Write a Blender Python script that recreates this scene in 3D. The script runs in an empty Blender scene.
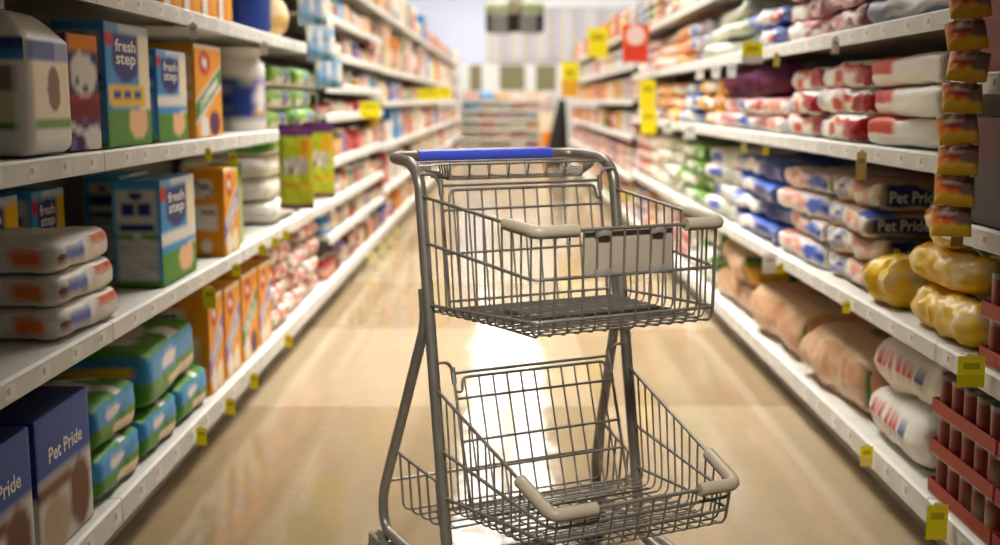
import bpy, math, random
from mathutils import Vector, Matrix, noise as mnoise
random.seed(7)
C = bpy.context.scene
COL = C.collection
PI = math.pi
H, FPX, CX, HOR = 1.14, 1150.0, 507.0, 101.0
PITCH = math.atan((272.5 - HOR) / FPX)

# ------------------------------------------------------------------ measuring
def ray(px, py):
    c, s = math.cos(PITCH), math.sin(PITCH)
    up = (272.5 - py) / FPX
    return Vector(((px - CX) / FPX, c + up * s, -s + up * c))

def on_x(px, py, X):
    """point of the plane x = X seen at a pixel of the photograph -> (Y, z)"""
    d = ray(px, py)
    t = X / d.x
    return d.y * t, H + d.z * t

def lin(h):
    h = h.lstrip('#')
    r = []
    for i in (0, 2, 4):
        c = int(h[i:i + 2], 16) / 255
        r.append(c / 12.92 if c <= .04045 else ((c + .055) / 1.055) ** 2.4)
    return tuple(r)

def mix(a, b, t):
    return tuple(a[i] * (1 - t) + b[i] * t for i in range(3))

# ------------------------------------------------------------------ materials
def mat(name, base=None, rough=.5, metal=0., emit=None, strength=0., attr=False, spec=.5, coat=0.):
    m = bpy.data.materials.new(name)
    m.use_nodes = True
    b = m.node_tree.nodes['Principled BSDF']
    b.inputs['Roughness'].default_value = rough
    b.inputs['Metallic'].default_value = metal
    b.inputs['Specular IOR Level'].default_value = spec
    b.inputs['Coat Weight'].default_value = coat
    if attr:
        a = m.node_tree.nodes.new('ShaderNodeVertexColor')
        a.layer_name = 'Col'
        m.node_tree.links.new(a.outputs['Color'], b.inputs['Base Color'])
    elif base:
        b.inputs['Base Color'].default_value = (*base, 1)
    if emit:
        b.inputs['Emission Color'].default_value = (*emit, 1)
        b.inputs['Emission Strength'].default_value = strength
    return m

def grime(m, base, scale, amount, rough=None):
    """slight procedural unevenness in the colour of a painted surface"""
    nt = m.node_tree
    b = nt.nodes['Principled BSDF']
    tc = nt.nodes.new('ShaderNodeTexCoord')
    n = nt.nodes.new('ShaderNodeTexNoise')
    n.inputs['Scale'].default_value = scale
    n.inputs['Detail'].default_value = 6
    r = nt.nodes.new('ShaderNodeValToRGB')
    r.color_ramp.elements[0].color = (*[c * (1 - amount) for c in base], 1)
    r.color_ramp.elements[1].color = (*[min(1, c * (1 + amount * .6)) for c in base], 1)
    r.color_ramp.elements[0].position = .35
    r.color_ramp.elements[1].position = .65
    nt.links.new(tc.outputs['Object'], n.inputs['Vector'])
    nt.links.new(n.outputs['Fac'], r.inputs['Fac'])
    nt.links.new(r.outputs['Color'], b.inputs['Base Color'])
    return m

M = {}
M['carton'] = mat('printed_carton', rough=.5, attr=True, spec=.25)
M['film'] = mat('printed_film', rough=.42, attr=True, coat=.05, spec=.3)
M['clear_film'] = mat('shiny_clear_film', rough=.34, attr=True, coat=.2, spec=.4)
M['dull_film'] = mat('dull_film', rough=.65, attr=True, spec=.15)
M['plastic'] = mat('moulded_plastic', rough=.38, attr=True)
M['shelf'] = grime(mat('shelf_paint', rough=.5, spec=.3), lin('d0ccc0'), 9, .08)
M['rail'] = grime(mat('rail_plastic', rough=.5, spec=.3), lin('dedcd4'), 14, .06)
M['back'] = grime(mat('back_panel_shade_tone', rough=.6), lin('5f584f'), 5, .12)  # shade behind the goods is put into this dark back colour
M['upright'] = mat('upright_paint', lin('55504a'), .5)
M['chrome'] = mat('worn_chrome', lin('8d867e'), .3, 1.)
M['wire'] = grime(mat('wire_plating', rough=.42, metal=.5), lin('8b857c'), 30, .16)
M['tube'] = grime(mat('tube_plating', rough=.36, metal=.55), lin('8f887d'), 22, .14)
M['blue_grip'] = mat('blue_grip_plastic', lin('4a5cdc'), .3)
M['bumper'] = mat('beige_bumper_plastic', lin('b8aa95'), .42)
M['panel'] = mat('beige_panel_plastic', lin('b3a592'), .45)
M['rubber'] = mat('dark_rubber', lin('2a2826'), .6)
M['clip'] = mat('clip_plastic', lin('a8a29a'), .3, .3)
M['tag_yellow'] = mat('yellow_card', lin('f0dc18'), .5)
M['lamp_frame'] = mat('lamp_frame_paint', lin('e8e8e8'), .5)
M['lamp'] = mat('lamp_diffuser', (1, 1, 1), .5, emit=(1, .975, .94), strength=6.5)
M['black'] = grime(mat('black_cloth', rough=.8), lin('1c1a1a'), 12, .2)
M['wallblue'] = grime(mat('wall_paint_blue', rough=.6), lin('dde3f6'), .8, .03)
M['wallwhite'] = grime(mat('wall_paint_white', rough=.6), lin('e4e2de'), .8, .03)
M['ceiling'] = grime(mat('ceiling_board', rough=.8), lin('d8d6d0'), 2, .04)
M['winframe'] = mat('window_frame_paint', lin('eeeeea'), .4)
M['pane'] = mat('tinted_pane', lin('8d8663'), .15)

def floor_material():
    m = mat('polished_vinyl_tile', rough=.09, spec=.75)
    nt = m.node_tree
    b = nt.nodes['Principled BSDF']
    tc = nt.nodes.new('ShaderNodeTexCoord')
    def brick(size, mortar, c1, c2, cm):
        n = nt.nodes.new('ShaderNodeTexBrick')
        n.offset = 0
        n.inputs['Scale'].default_value = 1
        n.inputs['Brick Width'].default_value = size
        n.inputs['Row Height'].default_value = size
        n.inputs['Mortar Size'].default_value = mortar
        n.inputs['Color1'].default_value = (*c1, 1)
        n.inputs['Color2'].default_value = (*c2, 1)
        n.inputs['Mortar'].default_value = (*cm, 1)
        n.inputs['Bias'].default_value = 0
        nt.links.new(tc.outputs['Object'], n.inputs['Vector'])
        return n
    mp = nt.nodes.new('ShaderNodeMapping')
    mp.inputs['Location'].default_value = (-.34, -4.22, .5)
    nt.links.new(tc.outputs['Object'], mp.inputs['Vector'])
    big = nt.nodes.new('ShaderNodeTexChecker')
    big.inputs['Scale'].default_value = 1 / 1.5
    big.inputs['Color1'].default_value = (*lin('a79476'), 1)
    big.inputs['Color2'].default_value = (*lin('958061'), 1)
    nt.links.new(mp.outputs['Vector'], big.inputs['Vector'])
    small = brick(.305, .0012, (1, 1, 1), (.95, .95, .95), (.86, .85, .83))
    mul = nt.nodes.new('ShaderNodeMix')
    mul.data_type = 'RGBA'; mul.blend_type = 'MULTIPLY'
    mul.inputs['Factor'].default_value = 1
    nt.links.new(big.outputs['Color'], mul.inputs['A'])
    nt.links.new(small.outputs['Color'], mul.inputs['B'])
    n = nt.nodes.new('ShaderNodeTexNoise')
    n.inputs['Scale'].default_value = 22
    n.inputs['Detail'].default_value = 8
    nt.links.new(tc.outputs['Object'], n.inputs['Vector'])
    mr = nt.nodes.new('ShaderNodeMapRange')
    mr.inputs['To Min'].default_value = .9
    mr.inputs['To Max'].default_value = 1.08
    nt.links.new(n.outputs['Fac'], mr.inputs['Value'])
    m2 = nt.nodes.new('ShaderNodeMix')
    m2.data_type = 'RGBA'; m2.blend_type = 'MULTIPLY'
    m2.inputs['Factor'].default_value = 1
    nt.links.new(mul.outputs['Result'], m2.inputs['A'])
    nt.links.new(mr.outputs['Result'], m2.inputs['B'])
    nt.links.new(m2.outputs['Result'], b.inputs['Base Color'])
    w = nt.nodes.new('ShaderNodeTexNoise')
    w.inputs['Scale'].default_value = 4.5
    w.inputs['Detail'].default_value = 3
    nt.links.new(tc.outputs['Object'], w.inputs['Vector'])
    bp = nt.nodes.new('ShaderNodeBump')
    bp.inputs['Strength'].default_value = .3
    bp.inputs['Distance'].default_value = .012
    nt.links.new(w.outputs['Fac'], bp.inputs['Height'])
    nt.links.new(bp.outputs['Normal'], b.inputs['Normal'])
    return m
M['floor'] = floor_material()

# ------------------------------------------------------------------ mesh builder
class MB:
    def __init__(self):
        self.v, self.f, self.c, self.m, self.t = [], [], [], [], []
        self.sharp = 40
    def add(self, vs, fs, cols=(.8, .8, .8), mi=0, tags=None):
        o = len(self.v)
        self.v += [tuple(p) for p in vs]
        for i, f in enumerate(fs):
            self.f.append([o + k for k in f])
            self.c.append(cols[i] if isinstance(cols, list) else cols)
            self.m.append(mi)
            self.t.append((tags, o) if isinstance(tags, str) else ((tags[i], o) if tags else None))
        return self
    def box(self, x0, x1, y0, y1, z0, z1, col=(.8, .8, .8), mi=0, r=0.):
        if r > 0:
            g = gridbox((x1 - x0, y1 - y0, z1 - z0), (1, 1, 1), r, lambda f, u, v: col)
            o = ((x0 + x1) / 2, (y0 + y1) / 2, z0)
            return self.add([(p[0] + o[0], p[1] + o[1], p[2] + o[2]) for p in g[0]], g[1], g[2], mi)
        vs = [(x, y, z) for x in (x0, x1) for y in (y0, y1) for z in (z0, z1)]
        fs = [(0, 1, 3, 2), (4, 6, 7, 5), (0, 4, 5, 1), (2, 3, 7, 6), (0, 2, 6, 4), (1, 5, 7, 3)]
        return self.add(vs, fs, col, mi)
    def tube(self, pts, r, n=8, col=(.8, .8, .8), mi=0, closed=False, cap=True):
        pts = [Vector(p) for p in pts]
        N = len(pts)
        vs, fs = [], []
        prev = None
        for i in range(N):
            if closed:
                t = pts[(i + 1) % N] - pts[i - 1]
            else:
                t = pts[min(i + 1, N - 1)] - pts[max(i - 1, 0)]
            t.normalize()
            if prev is None:
                a = Vector((0, 0, 1)) if abs(t.z) < .9 else Vector((1, 0, 0))
                x = t.cross(a).normalized()
            else:
                x = (prev - t * prev.dot(t)).normalized()
            prev = x
            y = t.cross(x)
            rr = r[i] if isinstance(r, (list, tuple)) else r
            for k in range(n):
                an = 2 * PI * k / n
                vs.append(pts[i] + (x * math.cos(an) + y * math.sin(an)) * rr)
        for i in range(N if closed else N - 1):
            a, b = i * n, ((i + 1) % N) * n
            for k in range(n):
                fs.append((a + k, a + (k + 1) % n, b + (k + 1) % n, b + k))
        if cap and not closed:
            fs.append(tuple(range(n - 1, -1, -1)))
            fs.append(tuple((N - 1) * n + k for k in range(n)))
        return self.add(vs, fs, col, mi)
    def lathe(self, prof, n=20, col=(.8, .8, .8), o=(0, 0, 0), mi=0, art=None):
        """prof: (radius, z) from the bottom up; art(u, v) colours by turn and height"""
        vs, fs, cs = [], [], []
        for r, z in prof:
            for k in range(n):
                a = 2 * PI * k / n - PI / 2
                vs.append((o[0] + r * math.cos(a), o[1] + r * math.sin(a), o[2] + z))
        z0, z1 = prof[0][1], prof[-1][1]
        for i in range(len(prof) - 1):
            for k in range(n):
                fs.append((i * n + k, i * n + (k + 1) % n, (i + 1) * n + (k + 1) % n, (i + 1) * n + k))
                if art:
                    u = ((k + .5) / n + .5) % 1.0
                    cs.append(art(u, ((prof[i][1] + prof[i + 1][1]) / 2 - z0) / (z1 - z0)))
                else:
                    cs.append(col)
        fs.append(tuple(range(n - 1, -1, -1)))
        fs.append(tuple((len(prof) - 1) * n + k for k in range(n)))
        e = art(.5, .01) if art else col
        e2 = art(.5, .99) if art else col
        return self.add(vs, fs, cs + [e, e2], mi, ['s'] * len(cs) + ['b', 't'] if art else None)
    def build(self, name, mats, parent=None):
        me = bpy.data.meshes.new(name)
        me.from_pydata(self.v, [], self.f)
        if not isinstance(mats, (list, tuple)):
            mats = [mats]
        for k in mats:
            me.materials.append(M[k])
        me.polygons.foreach_set('material_index', self.m)
        a = me.color_attributes.new('Col', 'FLOAT_COLOR', 'CORNER')
        # printed artwork blends softly from one cell of a face to the next
        acc = {}
        for p, c, tg in zip(self.f, self.c, self.t):
            if tg:
                for i in p:
                    q = acc.setdefault((tg[0], i), [0, 0, 0, 0])
                    q[0] += c[0]; q[1] += c[1]; q[2] += c[2]; q[3] += 1
        d = []
        for p, c, tg in zip(self.f, self.c, self.t):
            for i in p:
                if tg:
                    q = acc[(tg[0], i)]
                    d += (q[0] / q[3], q[1] / q[3], q[2] / q[3], 1.)
                else:
                    d += (c[0], c[1], c[2], 1.)
        a.data.foreach_set('color', d)
        me.polygons.foreach_set('use_smooth', [True] * len(self.f))
        me.update()
        me.set_sharp_from_angle(angle=math.radians(self.sharp))
        o = bpy.data.objects.new(name, me)
        COL.objects.link(o)
        if parent:
            o.parent = parent
        return o

def gridbox(size, n, r, art, deform=None):
    """box with rounded edges whose faces are gridded and coloured by art(face, u, v); stands on z = 0.
    deform works on coordinates before the lift"""
    w, d, h = size
    r = min(r, w * .49, d * .49, h * .49)
    ax = []
    for s, k in zip(size, n):
        lo, hi = -s / 2, s / 2
        if r > .02:
            rr = [lo, lo + r * .12, lo + r * .45]
            rr2 = [hi - r * .45, hi - r * .12, hi]
        else:
            rr, rr2 = [lo], [hi]
        a0, a1 = lo + r, hi - r
        ax.append(rr + [a0 + (a1 - a0) * i / k for i in range(k + 1)] + rr2)
    key, vs, fs, cs, ts = {}, [], [], [], []
    def vert(i, j, k):
        q = (i, j, k)
        if q in key:
            return key[q]
        p = Vector((ax[0][i], ax[1][j], ax[2][k]))
        c = Vector([max(-s / 2 + r, min(s / 2 - r, a)) for s, a in zip(size, p)])
        e = p - c
        if e.length > 1e-9:
            e = e.normalized() * r
        p = c + e
        if deform:
            p = deform(p)
        key[q] = len(vs)
        vs.append((p.x, p.y, p.z + h / 2))
        return key[q]
    nx, ny, nz = (len(a) - 1 for a in ax)
    def mid(a, i, s):
        return (a[i] + a[i + 1]) / 2 / s + .5
    for i in range(nx):
        for k in range(nz):
            fs.append((vert(i, 0, k), vert(i + 1, 0, k), vert(i + 1, 0, k + 1), vert(i, 0, k + 1)))
            ts.append('F'); cs.append(art('F', mid(ax[0], i, w), mid(ax[2], k, h)))
            fs.append((vert(i, ny, k), vert(i, ny, k + 1), vert(i + 1, ny, k + 1), vert(i + 1, ny, k)))
            ts.append('B'); cs.append(art('B', 1 - mid(ax[0], i, w), mid(ax[2], k, h)))
    for j in range(ny):
        for k in range(nz):
            fs.append((vert(0, j, k), vert(0, j, k + 1), vert(0, j + 1, k + 1), vert(0, j + 1, k)))
            ts.append('L'); cs.append(art('L', 1 - mid(ax[1], j, d), mid(ax[2], k, h)))
            fs.append((vert(nx, j, k), vert(nx, j + 1, k), vert(nx, j + 1, k + 1), vert(nx, j, k + 1)))
            ts.append('R'); cs.append(art('R', mid(ax[1], j, d), mid(ax[2], k, h)))
    for i in range(nx):
        for j in range(ny):
            fs.append((vert(i, j, nz), vert(i + 1, j, nz), vert(i + 1, j + 1, nz), vert(i, j + 1, nz)))
            ts.append('T'); cs.append(art('T', mid(ax[0], i, w), mid(ax[1], j, d)))
            fs.append((vert(i, j, 0), vert(i, j + 1, 0), vert(i + 1, j + 1, 0), vert(i + 1, j, 0)))
            ts.append('D'); cs.append(art('D', mid(ax[0], i, w), mid(ax[1], j, d)))
    return vs, fs, cs, 0, ts

_txt = {}
def text_mesh(s, bold=True):
    if s not in _txt:
        cu = bpy.data.curves.new('lettering', 'FONT')
        cu.body = s
        cu.align_x = 'CENTER'; cu.align_y = 'CENTER'
        cu.resolution_u = 2
        cu.offset = .02 if bold else 0
        o = bpy.data.objects.new('lettering', cu)
        COL.objects.link(o)
        bpy.context.view_layer.update()
        me = o.to_mesh()
        vs = [tuple(v.co) for v in me.vertices]
        fs = [tuple(p.vertices) for p in me.polygons]
        o.to_mesh_clear()
        bpy.data.objects.remove(o)
        xs = [v[0] for v in vs]; ys = [v[1] for v in vs]
        cx, cy = (min(xs) + max(xs)) / 2, (min(ys) + max(ys)) / 2
        _txt[s] = ([((v[0] - cx), (v[1] - cy)) for v in vs], fs, max(xs) - min(xs), max(ys) - min(ys))
    return _txt[s]

def letter(mb, s, org, ux, uy, width, height, col, mi=0):
    """lettering s centred at org, spread over the axes ux, uy of a face"""
    vs, fs, w, h = text_mesh(s)
    ux, uy, org = Vector(ux), Vector(uy), Vector(org)
    mb.add([org + ux * (x / w * width) + uy * (y / h * height) for x, y in vs], fs, col, mi)

# ------------------------------------------------------------------ things
def tag(o, label=None, cat=None, group=None, kind=None):
    if label: o['label'] = label
    if cat: o['category'] = cat
    if group: o['group'] = group
    if kind: o['kind'] = kind
    return o

def empty(name, loc=(0, 0, 0), rz=0, label=None, cat=None, group=None):
    o = bpy.data.objects.new(name, None)
    o.empty_display_size = .05
    COL.objects.link(o)
    o.location = loc
    o.rotation_euler = (0, 0, rz)
    return tag(o, label, cat, group)

def dup(o, loc=None, rz=None, label=None, group=None):
    def rec(a, par):
        b = a.copy()
        COL.objects.link(b)
        b.parent = par
        for ch in list(a.children):
            rec(ch, b)
        return b
    kids = list(o.children)
    r = o.copy()
    COL.objects.link(r)
    for ch in kids:
        rec(ch, r)
    if loc is not None: r.location = loc
    if rz is not None: r.rotation_euler = (0, 0, rz)
    if label: r['label'] = label
    if group: r['group'] = group
    elif 'group' in r: del r['group']
    return r

def put(o, loc, rz=0, label=None, cat=None, group=None):
    o.location = loc
    o.rotation_euler = (0, 0, rz)
    return tag(o, label, cat, group)

def wob(p, s, a, seed):
    n = mnoise.noise_vector(Vector((p.x * s + seed * 7.3, p.y * s, p.z * s + seed)))
    return p + n * a

W = lin('ebe7dd'); WARM = lin('d9d0c0'); RED = lin('c3262a'); DRED = lin('7e1519'); NAVY = lin('1c2f74'); BLUE = lin('2a55b0')
SKY = lin('3a94d2'); GREEN = lin('4f8f2a'); DGREEN = lin('2e5a22'); LIME = lin('b9c42a'); YEL = lin('f0c21c'); ORG = lin('f08c12')
AMB = lin('e8a020'); PUR = lin('55204f'); PINK = lin('d88a8a'); TEAL = lin('1f9aa6'); BROWN = lin('7a4a2a'); TAN = lin('c9b596')
CREAM = lin('f1e4c2'); GREY = lin('9a9690'); SAGE = lin('aab79d'); BLACK = lin('171616'); GOLD = lin('d8a326'); SALMON = lin('c48f66')
LILAC = lin('8a6fb0')

def ell(u, v, cu, cv, ru, rv):
    return ((u - cu) / ru) ** 2 + ((v - cv) / rv) ** 2 < 1

def hsh(*a):
    return (math.sin(sum((i + 1) * 12.9898 * float(x) for i, x in enumerate(a))) * 43758.5453) % 1.0

# ================================================================== THE SETTING
XL, XR = -.963, 1.05            # planes of the shelf lips left and right of the aisle
YB = 33.0                       # wall at the far end

def struct(name, x0, x1, y0, y1, z0, z1, m, parent=None):
    o = MB().box(x0, x1, y0, y1, z0, z1).build(name, m, parent)
    if not parent:
        o['kind'] = 'structure'
    return o

struct('floor', -7, 7, -3, YB + .2, -.05, 0, 'floor')
struct('ceiling', -7, 7, -3, YB + .2, 4.0, 4.08, 'ceiling')
struct('wall_left', -7.1, -7, -3, YB + .2, 0, 4.0, 'wallwhite')
struct('wall_right', 7, 7.1, -3, YB + .2, 0, 4.0, 'wallwhite')
# far wall: blue paint on the left, a row of windows below, a striped facade on the right
struct('wall_back', -7, 7, YB, YB + .1, 2.2, 4.0, 'wallblue')
struct('wall_back.001', -7, 7, YB, YB + .1, 0, 1.35, 'wallwhite')
wx = [-7, -1.12, -.66, -.27, .57, .76, 1.45, 1.7, 2.6, 7]
for i in range(0, len(wx) - 1, 2):
    struct('trim_%d' % (i // 2 + 1), wx[i], wx[i + 1], YB - .03, YB + .1, 1.35, 2.2, 'winframe')
for i in range(1, len(wx) - 1, 2):
    w = struct('window_%d' % (i // 2 + 1), wx[i], wx[i + 1], YB + .06, YB + .08, 1.35, 2.2, 'pane')
    fr = MB()
    for a, b, c, d in ((wx[i], wx[i] + .06, 1.35, 2.2), (wx[i + 1] - .06, wx[i + 1], 1.35, 2.2),
                       (wx[i] + .06, wx[i + 1] - .06, 1.35, 1.41), (wx[i] + .06, wx[i + 1] - .06, 2.14, 2.2)):
        fr.box(a, b, YB + .01, YB + .06, c, d)
    fr.build('window_frame', 'winframe', w)
# striped facade: vertical boards in cream, white and lilac
fac = MB()
x = -.55
k = 0
while x < 3.9:
    wd = .17
    z0 = 2.24
    col = (lin('d8cdb4'), lin('cfcdd8'), lin('c8b8a4'), lin('c2bccf'))[k % 4]
    fac.box(x, x + wd - .012, YB - .09 - .03 * (k % 2), YB - .002, z0, 3.72, col)
    x += wd
    k += 1
fac.box(-.6, 3.95, YB - .14, YB - .002, 3.74, 3.95, lin('f3f1ee'))
fac.build('trim_9', 'plastic')['kind'] = 'structure'

# ceiling lights: recessed troffers in a row above the aisle and above the aisles beside it
def troffer():
    t = empty('ceiling_light')
    f = MB()
    f.box(-.33, .33, -.64, -.6, -.06, 0); f.box(-.33, .33, .6, .64, -.06, 0)
    f.box(-.33, -.29, -.6, .6, -.06, 0); f.box(.29, .33, -.6, .6, -.06, 0)
    f.box(-.29, .29, -.6, .6, -.02, 0)
    f.build('lamp_frame', 'lamp_frame', t)
    MB().box(-.288, .288, -.598, .598, -.05, -.025).build('diffuser', 'lamp', t)
    return t
LAMP_Y = [4.85 + 1.95 * i for i in range(14)]
tro = troffer()
tro['category'] = 'ceiling light'
first = True
for xx, side in ((-.345, 'above the aisle, left of its middle'), (.345, 'above the aisle, right of its middle'), (-3.6, 'above the aisle to the left'), (3.6, 'above the aisle to the right')):
    for i, yy in enumerate(LAMP_Y):
        if abs(xx) > 1 and i % 2: continue
        o = tro if first else dup(tro)
        first = False
        put(o, (xx, yy, 3.999), 0, 'white square-cornered troffer light %s' % side, 'ceiling light', 'ceiling lights ' + side)

# ================================================================== THE CART
cart = empty('shopping_cart', (.043, 2.573, 0), .459, 'two-tier grey wire shopping cart with a blue handle standing in the aisle', 'shopping cart')
def P(u, v, w): return (u, -v, w)
def pv(w): return -.166 * (w - .8)
def smooth_path(pts, rad, seg=5):
    """polyline with its inner corners rounded"""
    pts = [Vector(p) for p in pts]
    out = [pts[0]]
    for i in range(1, len(pts) - 1):
        a, b, c = pts[i - 1], pts[i], pts[i + 1]
        r = min(rad, (a - b).length * .48, (c - b).length * .48)
        p0, p2 = b + (a - b).normalized() * r, b + (c - b).normalized() * r
        for k in range(seg + 1):
            t = k / seg
            out.append(p0 * (1 - t) ** 2 + b * 2 * t * (1 - t) + p2 * t * t)
    out.append(pts[-1])
    return out

A = .245
# one bent tube: left post, handle bar, right post
half = [P(A, .22, .122), P(A, .115, .132), P(A, pv(.24) + .004, .24), P(A, pv(.6), .6), P(A, pv(.975), .975), P(A, -.075, 1.006), P(A, -.213, 1.0125)]
left = [(-p[0], p[1], p[2]) for p in half]
MB().tube(smooth_path(left + half[::-1], .05, 6), .0128, 12).build('frame_tube', 'tube', cart)
g = MB().lathe([(.0, -.176), (.0165, -.175), (.0175, -.168), (.0175, .168), (.0165, .175), (.0, .176)], 16)
g.v = [(p[2], p[0] + .213, p[1] * .9 + 1.0125) for p in g.v]
g.build('handle_grip', 'blue_grip', cart)['label'] = 'blue plastic handle grip'
for s in (-1, 1):
    pts = [P(s * A, pv(.735) - .024, .735), P(s * A, pv(.66) - .026, .66), P(s * (A + .028), -.108, .385), P(s * (A + .045), -.172, .222), P(s * (A + .045), -.158, .145),
           P(s * (A + .03), .1, .13), P(s * A, .5, .13)]
    b = MB().tube(smooth_path(pts, .05, 6), .0118, 12)
    b.build('base_frame', 'tube', cart)

for v, w in ((.04, .131), (.42, .13)):
    cross = MB()
    q = A + (.03 if v < .1 else .006)
    cross.tube([P(-q, v, w), P(q, v, w)], .009, 10)
    cross.build("cross_bar", "tube", cart)
# casters
for s in (-1, 1):
    for v in (-.165, .46):
        A_ = A + (.044 if v < 0 else .002)
        f = MB()
        f.tube([P(s * A_, v, .143 if v < 0 else .13), P(s * A_, v, .118)], .016, 12)
        f.box(s * A_ - .024, s * A_ + .024, -v - .032, -v + .05, .108, .122, r=.005)
        for q in (-1, 1):
            f.box(s * A_ + q * .022 - .0025, s * A_ + q * .022 + .0025, -v + .0, -v + .044, .05, .112)
        fk = f.build('caster_fork', 'tube', cart)
        wl = MB().lathe([(.0, -.016), (.054, -.016), (.062, -.01), (.062, .01), (.054, .016), (.0, .016)], 24)
        wl.v = [(s * A_ + p[2], -v + .022 + p[0], .0625 + p[1]) for p in wl.v]
        wl.build('wheel', 'rubber', fk)

RW, TW = .0036, .0021           # heavy rods and thin wires
def basket(name, gap, P_post, P_front, uf, gate_v, gate_w, floor_post, floor_front, n_side, n_front, hinge_w, hinge_u, hook_w, back_w):
    """P_post, P_front: (v, w) of the three side rails at the post and at the front corner, top first"""
    b = MB()
    def rail(i, t, s):
        (v0, w0), (v1, w1) = P_post[i], P_front[i]
        return P(s * (A * (1 - t) + uf * t), v0 * (1 - t) + v1 * t, w0 * (1 - t) + w1 * t)
    for i in range(3):
        pts = [rail(i, 0, -1), rail(i, 1, -1), rail(i, 1, 1), rail(i, 0, 1)]
        b.tube(smooth_path(pts, .028, 5), RW, 8)
    v0, v1 = P_post[2][0], P_front[2][0]
    def floor_at(v): return floor_post + (floor_front - floor_post) * (v - v0) / (v1 - v0)
    # wires that run down one side, under the floor and up the other
    for k in range(n_side):
        t = (k + .6) / n_side
        a, c = rail(0, t, 1), rail(2, t, 1)
        fw = floor_at(-c[1])
        pts = [(-a[0], a[1], a[2]), (-c[0], c[1], c[2]), (-c[0] + .004, c[1], fw), (c[0] - .004, c[1], fw), c, a]
        b.tube(smooth_path(pts, .022, 4), TW, 6)
    # wires down the front and back along the floor
    for k in range(n_front):
        u = -uf + .012 + (2 * uf - .024) * k / (n_front - 1)
        ff = floor_front - TW * 2
        pts = [P(u, P_front[0][0], P_front[0][1]), P(u, P_front[2][0], P_front[2][1]), P(u, P_front[2][0] - .006, ff),
               P(u, gate_v(back_w) + .004, floor_at(gate_v(back_w)) - TW * 2)]
        b.tube(smooth_path(pts, .022, 4), TW, 6)
    nd = int((v1 - v0 - .04) / gap)
    for k in range(nd):
        v = v0 + .01 + k * gap
        t = (v - v0) / (v1 - v0)
        uu = A * (1 - t) + uf * t - .02
        b.tube([P(-uu, v, floor_at(v) + TW * 2), P(uu, v, floor_at(v) + TW * 2)], TW * .7, 5)
    # rear rods hooked to the posts
    for s in (-1, 1):
        pts = [P(s * A, pv(hook_w) + .004, hook_w), P(s * (hinge_u + .012), pv(hook_w) + .004, hook_w), P(s * hinge_u, gate_v(hinge_w), hinge_w),
               P(s * hinge_u, gate_v(back_w), back_w)]
        b.tube(smooth_path(pts, .014, 4), RW, 8)
        b.tube([P(s * hinge_u, gate_v(hinge_w + .012), hinge_w + .012), P(s * hinge_u, gate_v(hinge_w - .022), hinge_w - .022)], .0062, 8)
    pts = [P(-A, P_post[2][0], P_post[2][1] + .01), P(-A + .006, P_post[2][0], floor_post), P(A - .006, P_post[2][0], floor_post), P(A, P_post[2][0], P_post[2][1] + .01)]
    b.tube(smooth_path(pts, .016, 4), RW, 8)
    bo = b.build(name, 'wire', cart)
    # the hinged rear gate
    g = MB()
    def G(u, w): return P(u, gate_v(w) + .006, w)
    g.tube([P(-hinge_u, gate_v(hinge_w), hinge_w), P(hinge_u, gate_v(hinge_w), hinge_w)], RW, 8)
    hu = hinge_u - .018
    tw = gate_w[0]
    pts = [G(-hinge_u, tw - .028), G(-hu - .004, tw - .03), G(-hu, tw), G(hu, tw), G(hu + .004, tw - .03), G(hinge_u, tw - .028)]
    g.tube(smooth_path(pts, .012, 4), RW * .9, 8)
    for w in gate_w[1:]:
        g.tube([G(-hinge_u, w), G(hinge_u, w)], RW * .85, 8)
    for k in range(11):
        u = -.174 + .344 * k / 10
        g.tube([P(u, gate_v(tw) + .003, tw), P(u, gate_v(back_w) + .003, back_w)], TW, 6)
    g.build('rear_gate', 'wire', bo)
    return bo

up = basket('upper_basket', .019, [(-.021, .937), (-.012, .838), (.012, .703)], [(.439, .902), (.431, .812), (.435, .732)], .207,
            lambda w: -.017 - .166 * (w - .958), [.948, .905, .812, .71], .688, .706, 13, 14, .958, .2, .983, .693)
lo = basket('lower_basket', .034, [(.044, .527), (.064, .395), (.079, .292)], [(.512, .386), (.502, .357), (.498, .329)], .208,
            lambda w: .038 - .33 * (w - .552), [.543, .5, .412, .352], .262, .300, 14, 14, .552, .198, .579, .27)
# plastic corner bumpers on the front rim
def bumper(par, s, vf, wf, vs, ws, uf, ufront):
    t = (vf - vs) / (vf - P_up)
    us = uf + (A - uf) * t
    pts = [P(s * us, vs, ws), P(s * uf, vf + .002, wf), P(ufront, vf + .002, wf)]
    pts = smooth_path(pts, .02, 5)
    b = MB()
    b.sharp = 50
    b.tube(pts, .0132, 8)
    b.v = [(p[0], p[1], p[2]) for p in b.v]
    b.build('corner_bumper', 'bumper', par)['label'] = 'beige plastic corner bumper'
P_up = -.021
bumper(up, -1, .439, .902, .335, .909, .207, -.12)
bumper(up, 1, .439, .902, .312, .912, .207, .123)
P_up = .044
bumper(lo, -1, .512, .386, .397, .4206, .208, -.116)
bumper(lo, 1, .512, .386, .408, .4173, .208, .118)
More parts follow.
